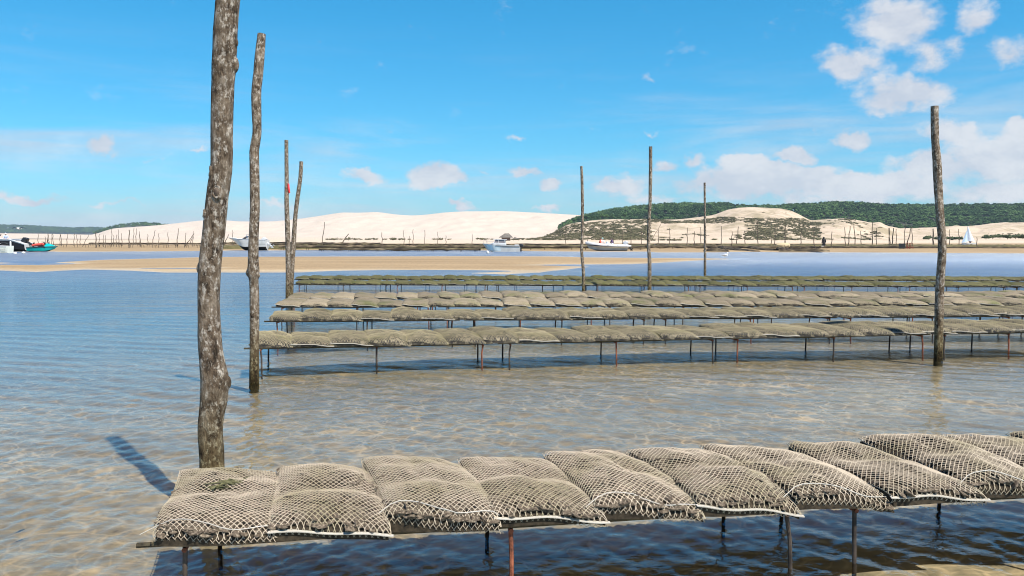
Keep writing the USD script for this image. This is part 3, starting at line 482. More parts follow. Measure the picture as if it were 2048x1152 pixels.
PW, _ = ridge('wooded_hill', CH, [(1120, 468), (1400, 466), (2500, 468)], 1900, 1330, wood_floor, 4, 6, dy=13.5, n=300, prof=.8)
PL, _ = ridge('far_wooded_shore', [(-400, 449), (0, 452), (60, 453), (100, 456), (150, 458), (190, 457), (240, 460), (330, 466)], [(-400, 468), (330, 468)], 6800, 6000, wood_floor, 2, 12, dy=3.5)
PM, _ = ridge('near_wooded_spur', [(190, 468), (200, 462), (225, 454), (250, 449), (285, 447), (312, 447.5), (330, 451), (370, 452)], [(190, 469), (225, 464), (250, 457), (285, 455), (330, 454), (370, 454)], 3600, 3300, wood_floor, 1, 13, dy=3, n=80, m=14)
pine_look = M('pine_look', {'g': ('geometry', {}), 'oi': ('object_info', {}), 'n': ('noise_texture', {'scale': .9, 'detail': 5.0}), 'big': ('noise_texture', {'scale': .011, 'detail': 3.0}), 'a': ('math', {'math_type': 'multiply_add', 'value2': .5}), 'or': ('map_range', {'to_min': -.16, 'to_max': .16}), 'as': ('math', {'math_type': 'add'}), 'r': ('rgb_ramp', {'ramp': [(.45, (.016, .034, .014)), (.7, (.034, .068, .024)), (.95, (.085, .14, .045))]}), 'p': ('principled_bsdf', {'roughness': .9, 'specular_ior_level': .1})},
              [('g.position', 'n.vector'), ('g.position', 'big.vector'), ('n.fac', 'a.value1'), ('big.fac', 'a.value3'), ('oi.random', 'or.value'), ('a.value', 'as.value1'), ('or.result', 'as.value2'), ('as.value', 'r.fac'), ('r.color', 'p.base_color')])
trunk_look = plain('trunk_look', (.16, .12, .10), .9)
def pine_parts(seed, leaf=160):
    g = np.random.default_rng(seed); out = []
    for i in range(7):
        c = np.array([g.normal() * 1.7, g.normal() * 1.7, 9.2 + g.normal() * .9]); 
        b = trimesh.creation.icosphere(1, 1.0); v = np.array(b.vertices); v *= (1 + .7 * (noise(v * 1.6 + 7 * i + seed, i) - .5))[:, None]; out.append(trimesh.Trimesh(v * [2.3, 2.3, 1.5] + c, b.faces, process=False))
    lv = []
    for i in range(leaf):                # tufts of needles standing out of the crown
        d = g.normal(size=3); d /= np.linalg.norm(d); c = d * [3.9, 3.9, 2.3] * g.uniform(.75, 1.1) + [0, 0, 9.3]; a, e = g.normal(size=(2, 3)) * .55; lv.append(trimesh.Trimesh([c - a, c + a, c + e + [0, 0, .4]], [[0, 1, 2]], process=False))
    tr = [tube([(0, 0, -1), (.15, .1, 4), (0, .2, 8.8)], [.26, .2, .13], 6)] + [tube([(0, 0, 6.5 + .4 * k), (math.cos(k * 2.2) * 1.8, math.sin(k * 2.2) * 1.8, 8.6)], [.09, .05], 4) for k in range(3)]
    return cat_(out + lv), cat_(tr)
def instancer(name, protos, pos, idx, yaw, sc, label, cat, mat_list):
    pi = UsdGeom.PointInstancer.Define(stage, numbered('/World/' + name)); rel = pi.CreatePrototypesRel()
    for k, ms in enumerate(protos):
        x = UsdGeom.Xform.Define(stage, pi.GetPath().AppendChild(f'kind_{k:03d}'))
        for nm, me, ma in ms: usdkit.mesh(stage, x.GetPath().AppendChild(nm).pathString, me, ma, smooth=False)
        rel.AddTarget(x.GetPath())
    pi.CreatePositionsAttr(Vt.Vec3fArray.FromNumpy(np.asarray(pos, np.float32))); pi.CreateProtoIndicesAttr(Vt.IntArray.FromNumpy(np.asarray(idx, np.int32)))
    q = np.zeros((len(pos), 4), np.float32); q[:, 0] = np.cos(yaw / 2); q[:, 3] = np.sin(yaw / 2)
    pi.CreateOrientationsAttr(Vt.QuathArray([Gf.Quath(float(w), 0, 0, float(z)) for w, _, _, z in q])); pi.CreateScalesAttr(Vt.Vec3fArray.FromNumpy(np.asarray(sc, np.float32)))
    tag(pi, label, cat, None, 'stuff'); return pi
PINES = [pine_parts(i) for i in range(4)]
PROT = [[('crown', c, pine_look), ('trunk', t, trunk_look)] for c, t in PINES]
def on_grid(P, n, seed, s0=0, s1=1.0):    # random points on a ridge sheet
    g = np.random.default_rng(seed); m_, k = P.shape[:2]; i = g.uniform(s0, s1, n) * 45; j = g.uniform(0, k - 1.001, n); i0, j0 = np.minimum(i.astype(int), m_ - 2), j.astype(int); a, b = (i - i0)[:, None], (j - j0)[:, None]
    return (P[i0, j0] * (1 - a) + P[i0 + 1, j0] * a) * (1 - b) + (P[i0, j0 + 1] * (1 - a) + P[i0 + 1, j0 + 1] * a) * b
def wood(name, P, n, seed, label, smin, smax, s0=0, s1=1.0, keep=None):
    g = np.random.default_rng(seed); p = on_grid(P, n, seed, s0, s1)
    if keep is not None: p = p[keep(p)]
    n = len(p); s = g.uniform(smin, smax, n); sc = np.stack([s * g.uniform(.85, 1.2, n), s * g.uniform(.85, 1.2, n), s * g.uniform(.85, 1.25, n)], -1)
    return instancer(name, PROT, p, g.integers(0, 4, n), g.random(n) * 6.28, sc, label, 'pine wood', None)
wood('pine_wood', PW, 8500, 1, 'dense dark green pine wood covering the hill behind the scrubby dune', .65, 1.45, .02, 1.12)
wood('pine_wood', PL, 5200, 2, 'bluish low pine wood along the far left shore under the sky', 1.3, 2.2)
wood('pine_wood', PM, 900, 3, 'small green wood on the spur left of the great pale dune', .9, 1.4)
def bush_mesh(seed, n=5):
    g = np.random.default_rng(seed); out = []
    for i in range(n):
        b = trimesh.creation.icosphere(1, 1.0); v = np.array(b.vertices); v *= (1 + .9 * (noise(v * 1.5 + seed + 5 * i, i) - .5))[:, None]; out.append(trimesh.Trimesh(v * [.8, .8, .55] * g.uniform(.6, 1.1) + g.normal(size=3) * [.7, .7, .12] + [0, 0, .35], b.faces, process=False))
    for i in range(40): c = g.normal(size=3) * [.8, .8, .3] + [0, 0, .5]; a, e = g.normal(size=(2, 3)) * .22; out.append(trimesh.Trimesh([c - a, c + a, c + e + [0, 0, .25]], [[0, 1, 2]], process=False))
    return cat_(out)
scrub_look = mottled('scrub_look', [(.3, (.045, .045, .02)), (.55, (.10, .09, .045)), (.75, (.19, .155, .09))], .08, .95)
shrub_green = mottled('shrub_green_look', [(.3, (.02, .032, .012)), (.7, (.06, .075, .03))], .5, .9)
BUSH = [[('clump', bush_mesh(i), scrub_look)] for i in range(4)]
def to_px(p):
    q = p - EYE; z = q @ FW; return np.stack([1024 + FPX * q[:, 0] / z, 576 - FPX * (q @ UP) / z], -1)
def scrub_keep(p):
    u = to_px(p); x, y = u[:, 0], u[:, 1]; n = fbm(np.stack([(p[:, 0] - 1.6 * p[:, 2]) / 8, p[:, 1] / 40, (p[:, 0] + p[:, 2]) / 30], -1), 4, 8); n2 = fbm(np.stack([p[:, 0] / 110, p[:, 1] / 200, 0 * x], -1), 3, 3)
    d = np.where(x < 1300, .62, .34); d = np.where((x > 1300) & (x < 1470), .26 + .4 * (y < 447), d); d = np.where((x > 1490) & (x < 1640), .62 * (y > 434 + 6 * n), d); d = np.where((x > 1440) & (x < 1620) & (y < 434), .10, d); d = np.where((x > 1640) & (x < 1760), .32, d); d = np.where(x > 1760, .2, d); d = np.where(y > 480, .12, d)
    return (n * .62 + n2 * .3 + .34 * np.random.default_rng(77).random(len(x))) > (1.06 - .62 * d)
p = on_grid(PF, 60000, 21, 0, 1.05); p = p[scrub_keep(p)]; g9 = np.random.default_rng(4); k = len(p); s = g9.uniform(.35, 1.25, k)
instancer('dune_scrub', BUSH, p, g9.integers(0, 4, k), g9.random(k) * 6.28, np.stack([s * g9.uniform(1, 1.9, k), s, s * g9.uniform(.55, .95, k)], -1), 'low brownish scrub scattered over the slopes of the nearer dune', 'scrub', None)
# the dark edge of the wood that stands on the brow: trees one can tell apart
def pine(loc, s, label):
    c, t = PINES[int(loc[0]) % 4]; x = thing('pine_tree', label, 'pine tree', loc, loc[0], 'umbrella pines at the left brow of the scrubby dune', (s, s, s)); obj('crown', c, pine_look, x, smooth=False); obj('trunk', t, trunk_look, x)
for i, px in enumerate([1141, 1147, 1152, 1158, 1166, 1172, 1178, 1186, 1194, 1203, 1213, 1224, 1236, 1249]):
    y = 1262 + 8 * (i % 3); b = np.interp(px, [c[0] for c in CF], [c[1] for c in CF]) + 1.5; q = PD(px, b, y); pine(q - [0, 0, .3], [.72, .85, .95, 1.02][(i * 7) % 4] * (.8 if i < 2 else 1), f'umbrella pine, {ordinal(i + 1)} from left on the left brow of the scrubby dune')
# bushes at the foot of the dunes
def shrub(px, py, w, y, label, tall=.8, mat=shrub_green, group='dark shrubs at the foot of the dunes'):
    b = PD(px, py, y); s = w / FPX * y / 3.0; x = thing('shrub', label, 'shrub', b, px, group, (s, s, s * tall)); obj('foliage', bush_mesh(int(px), 8), mat, x, smooth=False)
    obj('stem', tube([(0, 0, -.6), (.05, 0, .4)], [.12, .05], 5), trunk_look, x)
RS = [(1858, 477, 16), (1872, 478, 12), (1893, 478, 14), (1906, 478, 14), (1920, 478, 13)]
for i, (px, py, w) in enumerate(RS): shrub(px, py, w, 560, f'dark green shrub, {ordinal(i + 1)} from left in the clump behind the sailing boat', .9, group='dark shrubs behind the small sailing boat')
for i, (px, py, w) in enumerate([(1972, 476, 16), (1985, 475, 18), (2000, 474, 17), (2015, 475, 20), (2031, 475, 18), (2046, 475, 20)]): shrub(px, py, w, 540, f'dark green shrub, {ordinal(i + 1)} from left in the hedge at the right edge', .85, group='dark shrubs on the dune at the right edge')
for i, px in enumerate([655, 668, 682, 697, 711, 722, 735, 748, 770, 786, 800, 818, 868, 882, 898, 962, 972, 984]): shrub(px, 479, [11, 14, 9, 16, 12, 8][i % 6], 620, f'low grey green shrub, {ordinal(i + 1)} from left along the great dune foot', .55, scrub_look, 'low shrubs along the foot of the great dune')
for i, (px, w) in enumerate([(1306, 14), (1324, 14), (1344, 16), (1356, 14)]): shrub(px, 480.5, w, 600, f'low dark shrub, {ordinal(i + 1)} from left behind the inflatable boat stern', .5, scrub_look, 'low shrubs behind the inflatable boat')
# ------------------------------------------------------------------ far oyster bank
bed_look = mottled('bed_look', [(.4, (.016, .012, .008)), (.54, (.06, .045, .026)), (.72, (.19, .15, .09))], 1.6, .9, .6, 6, (.4, 1, 1))
turf_look = mottled('turf_look', [(.3, (.04, .034, .014)), (.55, (.095, .08, .03)), (.75, (.16, .135, .06))], .5, .95, stretch=(.3, 1, 1))
def far_row(p0, p1, y0, y1, top0, top1, label, look=bed_look, wid=1.0, thick=.2):
    A, B = PD(p0, 480, y0), PD(p1, 480, y1); A[2] = 1.5 + (HOR - top0) / FPX * y0; B[2] = 1.5 + (HOR - top1) / FPX * y1
    L = np.linalg.norm(B - A); n = int(L / .3); t = np.linspace(0, 1, n); c = A + (B - A) * t[:, None]; d = (B - A) / L; nrm = np.array([-d[1], d[0], 0])
    g = np.random.default_rng(int(p0 + p1)); x = thing('oyster_bank_table', label, 'oyster table', (0, 0, 0), group='old oyster tables on the far bank')
    hb = (.5 * noise(np.stack([t * L * 1.3, 0 * t, 0 * t], -1), int(p0)) + .5 * noise(np.stack([t * L * .22, 0 * t, 0 * t + 3], -1), 5)); th = thick * (.45 + 1.1 * hb)
    prof = [(-.5, -.55), (-.52, -.1), (-.3, .42), (0, .5), (.3, .42), (.5, 0), (.5, -.55)]
    P = np.stack([c + nrm * a * wid + np.outer(th, [0, 0, 1]) * b - [0, 0, thick * .5] for a, b in prof], 1); P[..., 2] += (fbm(P * 2.2, 2, 4) - .5) * .07
    tag(obj('bag_bed', gridmesh(P), look, x, smooth=False), kind='stuff')
    legs = [tube([c[i] + nrm * s * .35 - [0, 0, .1], c[i] + nrm * s * .42 - [0, 0, c[i][2] + .1]], .028, 4) for i in range(1, n, 6) for s in (-1, 1)]
    tag(obj('legs', cat_(legs), dark_steel, x), kind='stuff')
far_row(560, 1010, 112, 108, 490.5, 491, 'long dark oyster table on the far bank, ending behind the cabin boat', thick=.34)
far_row(1030, 1290, 109, 108, 491, 492, 'dark oyster table on the far bank behind the inflatable boat', thick=.34)
far_row(640, 960, 104, 101, 496, 496.5, 'low black table stub at the waterline left of the cabin boat', thick=.3)
far_row(180, 420, 150, 148, 485, 485.5, 'thin dark oyster table line left of the thickest stake', thick=.25)
far_row(420, 760, 138, 136, 484, 484.5, 'oyster table line behind the beached motorboat', thick=.4)
far_row(500, 1300, 131, 128, 486.5, 488, 'second long oyster table line along the far bank centre', thick=.25)
far_row(1290, 1640, 116, 114, 490, 491.5, 'dark oyster table between the inflatable boat and the walking person', thick=.4)
far_row(1640, 2120, 118, 116, 491.5, 493.5, 'dark oyster table right of the walking person', thick=.3)
far_row(1640, 2120, 121, 119, 495, 497, 'lower dark oyster table right of the walking person', thick=.22)
far_row(1300, 2120, 150, 146, 486.5, 490, 'farthest oyster table line along the right bank', thick=.3)
far_row(1440, 1514, 112, 97, 491.5, 501, 'first broken table sloping to the water, left of the walking person', thick=.3)
far_row(1500, 1552, 110, 101, 491.5, 498.5, 'second broken table sloping to the water, left of the walking person', thick=.3)
far_row(1560, 1640, 108, 93, 493.5, 504, 'third broken table sloping to the water, left of the walking person', thick=.35)
far_row(60, 420, 128, 126, 488.5, 489, 'faint broken table line on the sand right of the jet ski', thick=.1)
def turf(p0, p1, ya, yb, name):           # weed-grown strip behind the tables
    n = int((p1 - p0) / 3); px = np.linspace(p0, p1, n); rows = []
    for k, y in enumerate(np.linspace(ya, yb, 9)): a = (px - 1024) / FPX; h = .30 + .32 * math.sin(PI * k / 8) ** .6 * (1 if 0 < k < 8 else 0) - (.35 if k in (0, 8) else 0); q = np.stack([a * y, 0 * a + y, 0 * a], -1); rows.append(q + np.stack([0 * a, 0 * a, h + .35 * (fbm(q * .5, 4, 3) - .5) + .2 * (fbm(q * 2, 2, 5) - .5)], -1))
    obj('weed_turf', up(gridmesh(np.stack(rows))), turf_look, smooth=False, kind='stuff', cat='weed', label=name)
turf(440, 1300, 116, 127, 'olive weed strip along the far bank from the motorboat to the inflatable boat'); turf(1300, 2200, 124, 142, 'olive green weed strip along the right part of the far bank')
# stakes on the bank
def at1(L): return [(x / 5.12, 400 + a / 5.12, xb / 5.12, 400 + b / 5.12, w) for x, a, xb, b, w in L]
def atk(L, x0, y0, k): return [(x0 + x / k, y0 + a / k, x0 + xb / k, y0 + b / k, w) for x, a, xb, b, w in L]
def up_(L, w=1.2): return [(x, a, x, b, w) for x, a, b in L]
ST = atk(up_([(387, 345, 420), (475, 375, 425), (505, 355, 425), (520, 350, 420), (545, 345, 420), (612, 345, 410), (630, 350, 415), (680, 345, 400), (752, 345, 400), (790, 355, 400), (815, 360, 405), (1010, 350, 430), (1060, 355, 425), (1075, 360, 425), (1138, 290, 420), (1160, 360, 420), (1190, 355, 415), (1218, 300, 420), (1250, 340, 410), (1360, 290, 400), (1388, 290, 395), (1435, 320, 415), (1440, 350, 410), (1512, 350, 400), (1622, 340, 420), (1722, 330, 425), (1970, 320, 460)], 1.1)
         + up_([(485, 345, 430), (980, 330, 432), (1320, 305, 435)], 2) + [(905, 350, 840, 420, 1), (1580, 310, 1555, 400, 1.2), (1820, 290, 1805, 460, 1.5), (1915, 335, 1890, 420, 1.2), (1985, 345, 1880, 430, 1.5)], 0, 400, 5.12)
ST += atk(up_([(408, 290, 375), (1845, 310, 375)]) + [(30, 330, 0, 360, 1.2), (365, 330, 320, 385, 1.5), (1290, 210, 1255, 460, 1.6), (1525, 325, 1390, 450, 2.2)], 380, 400, 4.8)
ST += atk(up_([(22, 310, 370), (232, 290, 400), (280, 345, 410), (318, 280, 395), (428, 290, 410), (553, 305, 400), (633, 340, 380), (885, 330, 400), (1782, 290, 420)]), 760, 400, 4.8)
ST += atk(up_([(150, 290, 420), (365, 320, 410), (503, 310, 400), (613, 285, 405), (700, 290, 420), (775, 300, 420), (880, 290, 425), (1040, 285, 425), (1152, 270, 425), (1315, 265, 425), (1385, 300, 405), (1450, 260, 425), (1645, 250, 415), (1743, 300, 405), (1875, 295, 405)], 1.5) + [(1815, 255, 1785, 418, 1.8), (1070, 230, 970, 340, 1.0)], 1100, 400, 4.8)
ST += atk(up_([(450, 350, 655), (632, 560, 650), (680, 420, 655), (815, 380, 650), (828, 510, 655), (1035, 470, 655), (1222, 480, 655), (1452, 500, 660), (1648, 440, 660), (1865, 490, 660)], 1.6) + [(1700, 420, 1678, 665, 1.8), (1760, 380, 1790, 740, 1.8), (2000, 370, 2012, 750, 1.8)], 1450, 390, 6.827)
ST += atk(up_([(85, 440, 650), (355, 450, 650), (455, 390, 640), (565, 430, 660), (1065, 460, 660), (1190, 450, 740), (1425, 560, 660)], 1.5) + [(240, 440, 280, 740, 1.8), (250, 440, 248, 720, 1.5), (300, 440, 285, 700, 2.2), (560, 420, 480, 640, 2.0), (852, 450, 845, 650, 3.0)], 1740, 390, 6.65)
ST.sort(key=lambda t: t[2])
MARK = [(-99, 'left frame edge'), (90, 'jet ski'), (427, 'thickest stake'), (508, 'second tallest stake'), (590, 'close stake pair'), (1003, 'cabin boat'), (1166, 'crooked dark stake'), (1215, 'inflatable boat'), (1299, 'wavy grey stake'), (1410, 'thinnest straight stake'), (1647, 'walking person'), (1812, 'rusty frame stack'), (1880, 'right hand grey stake'), (1936, 'sailing boat')]
count = {}; wood_far = mottled('far_wood_look', [(.3, (.045, .035, .025)), (.7, (.15, .12, .09))], 3, .9)
for tx, ty, bx, by, w in ST:
    y = 132 + 10 * math.sin(bx * 1.7); b = PD(bx, by, y); t = PD(tx, ty, y); t[1] += .4 * math.sin(bx); mk = [m for m in MARK if m[0] < bx][-1][1]; count[mk] = count.get(mk, 0) + 1
    lean = 'leaning' if abs(tx - bx) > 2.5 else 'upright'; n = 7; q = np.linspace(0, 1, n)[:, None]; P = b - [0, 0, 1.0] + (t - b + [0, 0, 1.0]) * q; P[1:-1, 0] += .06 * np.sin(np.arange(n - 2) * 2 + bx); r = .5 * w / FPX * y
    x = thing('bank_stake', f'thin {lean} bare stake on the far bank, {ordinal(count[mk])} right of the {mk}', 'stake', (b[0], b[1], 0), group='thin stakes on the far oyster bank'); obj('trunk', tube(P - [b[0], b[1], 0], np.linspace(r * 1.15, r * .7, n), 6), wood_far, x)
# ------------------------------------------------------------------ boats
white_gel = plain('white_gelcoat', (.54, .54, .53), .25); grey_gel = plain('grey_gelcoat', (.42, .43, .44), .3); navy = plain('dark_hull_paint', (.012, .014, .02), .35); black = plain('black_plastic', (.012, .012, .013), .4); glass_dark = plain('tinted_screen', (.02, .025, .03), .08)
teal = plain('teal_plastic', (.0, .36, .36), .25); redseat = plain('red_seat', (.50, .07, .045), .45); chrome = plain('rail_metal', (.55, .55, .56), .25, metallic=.9); rubber_grey = plain('grey_hypalon', (.33, .35, .36), .5); pale_blue = plain('pale_blue_gelcoat', (.56, .68, .72), .3)
def hull_rings(L, B, H, n=26, rise=.25, rake=.9, keel=.10, draft=.0, stern=.9, full=.42):
    S = np.linspace(0, 1, n); R = []
    for s in S:
        f = 1 - max(0, 1 - s / full) ** 2.1; b = B / 2 * max(f, .015) * (1 if s < .75 else 1 - (1 - stern) * (s - .75) / .25); zt = H * (1 + rise * (1 - s) ** 1.8)
        k = max(0, 1 - s / .38); zk = -draft + H * .75 * k ** 2.2; zc = -draft + keel * H + H * .42 * k ** 1.3 + H * .12; x = s * L; xr = rake * (1 - s) ** 2.2
        y = [(-b, zt, 0), (-b * .985, zt - .12 * H, .1), (-b * .93, (zt + zc) / 2, .4), (-b * .84, zc, .7), (-b * .4, (zc + zk) / 2 - .02 * H, .9), (0, zk, 1.0)]
        ring = [(x + xr * q, yy, zz) for yy, zz, q in y] + [(x + xr * q, -yy, zz) for yy, zz, q in y[-2::-1]]; R.append(ring)
    return np.array(R)
def outward(m):
    m = trimesh.Trimesh(m.vertices, m.faces, process=True); trimesh.repair.fix_normals(m, multibody=False); return m
def hull_parts(R, cut):                   # the ring positions from 0 to cut are topsides, the rest is bottom; a cap closes the stern
    k = R.shape[1]; top = cat_([gridmesh(R[:, :cut + 1]), gridmesh(R[:, k - 1 - cut:])]); bot = gridmesh(R[:, cut:k - cut])
    st = R[-1]; c = st.mean(0); v = np.vstack([st, c]); f = [[i, i + 1, len(st)] for i in range(len(st) - 1)] + [[len(st) - 1, 0, len(st)]]
    return top, bot, trimesh.Trimesh(v, f, process=False)
def deck(R, drop, x0=0, x1=1, w=.97):
    n = len(R); a, b = int(x0 * n), max(int(x1 * n), int(x0 * n) + 2); E = R[a:b, 0].copy(); F = R[a:b, -1].copy(); m = (E + F) / 2; E = m + (E - m) * w; F = m + (F - m) * w; C = (E + F) / 2 + [0, 0, .04]
    P = np.stack([E, C, F], 1); P[..., 2] -= drop; return up(gridmesh(P))
def gunwale(R, r=.035): return cat_([tube(R[:, 0], r, 6), tube(R[:, -1], r, 6)])
def outboard(parent, x, z, tilt, cowl, leg=black, s=1.0, y=0.0):
    T = trimesh.transformations.rotation_matrix(tilt, [0, 1, 0]); T[:3, 3] = [x, y, z]
    def tr(m): m = m.copy(); m.apply_scale(s); m.apply_transform(T); return m
    o = obj('outboard_motor', tr(hullof([(-.12, -.13, .25, .10), (-.12, .13, .25, .10), (.34, -.14, .28, .10), (.34, .14, .28, .10), (-.05, -.12, .62, .10), (-.05, .12, .62, .10), (.26, -.11, .58, .10), (.26, .11, .58, .10)])), cowl, parent)
    obj('motor_leg', tr(cat_([rbox(-.02, .18, -.09, .09, -.75, .22, .05), rbox(-.1, .36, -.14, .14, -.47, -.42, .02), hullof([(-.05, 0, -.80, .06), (.30, 0, -.80, .05)]), hullof([(0, 0, -.85, .02), (.16, 0, -.85, .02), (.1, 0, -1.02, .015)])])), leg, o)
    obj('propeller', tr(cat_([ball(.04, (.37, 0, -.80))] + [trimesh.Trimesh(np.array([[.37, 0, -.8], [.35, .15 * math.cos(a), -.8 + .15 * math.sin(a)], [.40, .15 * math.cos(a + .7), -.8 + .15 * math.sin(a + .7)], [.38, .06 * math.cos(a + .9), -.8 + .06 * math.sin(a + .9)]]), [[0, 1, 2], [0, 2, 3], [2, 1, 0], [3, 2, 0]], process=False) for a in (0, 2.09, 4.19)])), leg, o, smooth=False)
def at_px(px, py, y):  p = PD(px, py, y); return p
# -- people
skin = plain('skin', (.52, .32, .22), .6); hair_dark = plain('dark_hair', (.03, .02, .015), .6)
def chain(*P): return [(P[i], P[i + 1]) for i in range(len(P) - 1)]
def union(segs, grow=0.0, refine=.05):
    hs = []
    for a, b in segs: hs.append(m3.Manifold.batch_hull([m3.Manifold.sphere(q[3] + grow, 12).translate(tuple(q[:3])) for q in (a, b)]))
    m = m3.Manifold.batch_boolean(hs, m3.OpType.Add).refine_to_length(refine).to_mesh(); t = trimesh.Trimesh(m.vert_properties[:, :3], m.tri_verts, process=True); trimesh.smoothing.filter_taubin(t, iterations=6); return t
def hand(w, d, s):                        # wrist, direction of the hand, side of the thumb
    w, d = np.array(w), np.array(d, float); d /= np.linalg.norm(d); l = np.cross(d, [0, 1, 0.2]); l /= np.linalg.norm(l); n = np.cross(l, d); seg = []; palm = w + d * .085
    for i, ln in enumerate((.070, .080, .074, .056)):
        k = palm + l * (i - 1.5) * .02; seg += chain((*(w + l * (i - 1.5) * .012), .017), (*k, .012), (*(k + d * ln * .55 + n * .012), .009), (*(k + d * ln + n * .035), .007))
    t = w + d * .03 + l * -.03 * s; return seg + chain((*t, .014), (*(t - l * .03 * s + d * .035 + n * .01), .010), (*(t - l * .035 * s + d * .07 + n * .02), .008))
def figure(parent, J, clothes, hair, hairseg=None, cap=None):
    """J: joints, each (x, y, z). Faces -y unless J says so with 'face'."""
    r = dict(head=.095, neck=.055, chest=.125, belly=.115, hip=.12, sh=.06, el=.042, wr=.03, kn=.058, an=.042, th=.085); g = lambda k, rr: (*J[k], rr); f = np.array(J.get('face', (0, -1, 0)), float); f /= np.linalg.norm(f); sd = np.cross(f, [0, 0, 1])
    h = np.array(J['head']); torso = [(g('hip', .125), g('belly', .12)), (g('belly', .12), g('chest', .13)), (g('chest', .13), (*J['neck'], .06))]; segs = torso + [((*J['neck'], .055), (*h, .06)), ((*h, .098), (*(h + f * .03 - np.array([0, 0, .075])), .062)), ((*(h + f * .095 - np.array([0, 0, .01])), .012), (*(h + f * .112 - np.array([0, 0, .04])), .016))]
    for s in (-1, 1): segs.append(((*(h + sd * s * .092 - np.array([0, 0, .01])), .02), (*(h + sd * s * .09 - np.array([0, 0, .045])), .012)))
    arms, legs = [], []
    for s in 'lr':
        arms += chain((*J['chest'], .09), g('sh' + s, .062), g('el' + s, .046), g('wr' + s, .032)); legs += chain(g('hip' + s, .105), g('kn' + s, .06), g('an' + s, .043))
        legs += [((*J['hip'], .12), g('hip' + s, .105)), (g('an' + s, .045), (*(np.array(J['an' + s]) + f * .17 - np.array([0, 0, .055])), .03))]; d = np.array(J['wr' + s]) - np.array(J['el' + s]); segs += hand(J['wr' + s], d, 1 if s == 'l' else -1)
    obj('body', union(segs + arms + legs, 0, .035), skin, parent, smooth=True)
    for nm, what, ma, gr in clothes: obj(nm, union({'top': torso + [a for i, a in enumerate(arms) if i % 3 < 2], 'coat': torso + arms + [((*J['hip'], .15), (*(np.array(J['hipl']) - np.array([0, 0, .28])), .14)), ((*J['hip'], .15), (*(np.array(J['hipr']) - np.array([0, 0, .28])), .14)), ((*J['neck'], .09), (*(h - f * .05), .115))], 'legs': legs, 'shorts': [l for i, l in enumerate(legs) if i % 4 in (0, 2)], 'vest': torso}[what], gr, .05), ma, parent, smooth=True)
    e = [ball(.012, h + f * .09 + sd * s * .035 + np.array([0, 0, .012])) for s in (-1, 1)]; obj('eyes', cat_(e), black, parent)
    obj('mouth', hullof([(*(h + f * .088 + sd * .02 - np.array([0, 0, .072])), .006), (*(h + f * .088 - sd * .02 - np.array([0, 0, .072])), .006)]), redseat, parent)
    if cap: obj('cap', union([((*(h + np.array([0, 0, .045])), .105), (*(h - f * .02 + np.array([0, 0, .055])), .10)), ((*(h + f * .09 + np.array([0, 0, .05])), .03), (*(h + f * .18 + np.array([0, 0, .03])), .02))], 0, .04), cap, parent, smooth=True)
    else: obj('hair', union([((*(h + np.array([0, 0, .03]) - f * .012), .105), (*(h - f * .045 - np.array([0, 0, .03])), .085))], 0, .04), hair, parent, smooth=True)
def seated(z=0.0, lean=0.0, turn=(0, -1, 0)):
    f = np.array(turn, float); f /= np.linalg.norm(f); sd = np.cross(f, [0, 0, 1]); b = np.array([0, 0, z]); P = lambda a, c, h: tuple(b + f * a + sd * c + np.array([0, 0, h]))
    return dict(face=f, hip=P(0, 0, .12), belly=P(.01 + lean * .3, 0, .30), chest=P(.03 + lean * .6, 0, .50), neck=P(.04 + lean, 0, .66), head=P(.06 + lean * 1.1, 0, .80), shl=P(.03 + lean * .8, -.19, .58), shr=P(.03 + lean * .8, .19, .58), ell=P(.08 + lean, -.25, .32), elr=P(.10 + lean, .25, .33), wrl=P(.30, -.17, .24), wrr=P(.32, .16, .25), hipl=P(.02, -.09, .11), hipr=P(.02, .09, .11), knl=P(.44, -.11, .13), knr=P(.44, .12, .13), anl=P(.46, -.11, -.30), anr=P(.46, .12, -.30))
shirt = lambda n, c: plain(n, c, .85)
tee_red, tee_white, tee_plum, cap_teal, denim, tee_blue = shirt('red_cloth', (.60, .10, .05)), shirt('white_cloth', (.72, .70, .68)), shirt('plum_cloth', (.10, .06, .13)), shirt('teal_cloth', (.35, .60, .55)), shirt('blue_cloth', (.05, .07, .13)), shirt('pale_blue_cloth', (.40, .46, .60)); coat_dark = shirt('dark_coat_cloth', (.012, .011, .012))

# -- beached motorboat with white outboard, bow to the left
y = 107.5; b = PD(458, 501.5, y); b[2] = max(ground_h(b[:1] + 2.5, b[1:2])[0], 0) + .05
t = thing('motorboat', 'white motorboat with dark bottom beached between the two tallest stakes', 'motorboat', b)
Rg = hull_rings(5.2, 2.1, 1.40, rise=.22, rake=1.25, keel=.22); tp, bt, st = hull_parts(Rg, 3)
hb = obj('hull', cat_([tp, st]), white_gel, t); obj('bottom_paint', bt, navy, t); obj('gunwale', gunwale(Rg), grey_gel, hb); obj('deck', deck(Rg, .03, 0, .45), white_gel, t); obj('cockpit_floor', deck(Rg, .55, .42, 1, .93), grey_gel, t)
ws = np.array([[[1.75, -.80, 1.36], [1.62, 0, 1.40], [1.75, .80, 1.36]], [[2.55, -.72, 1.86], [2.45, 0, 1.92], [2.55, .72, 1.86]]]); obj('windscreen', cat_([gridmesh(ws), gridmesh(ws + [.012, 0, -.012])]), glass_dark, t, smooth=False)
obj('screen_frame', cat_([tube(ws[1], .025, 5), tube([ws[0, 0], ws[1, 0], [3.2, -.85, 1.35]], .022, 5), tube([ws[0, 2], ws[1, 2], [3.2, .85, 1.35]], .022, 5)]), chrome, t)
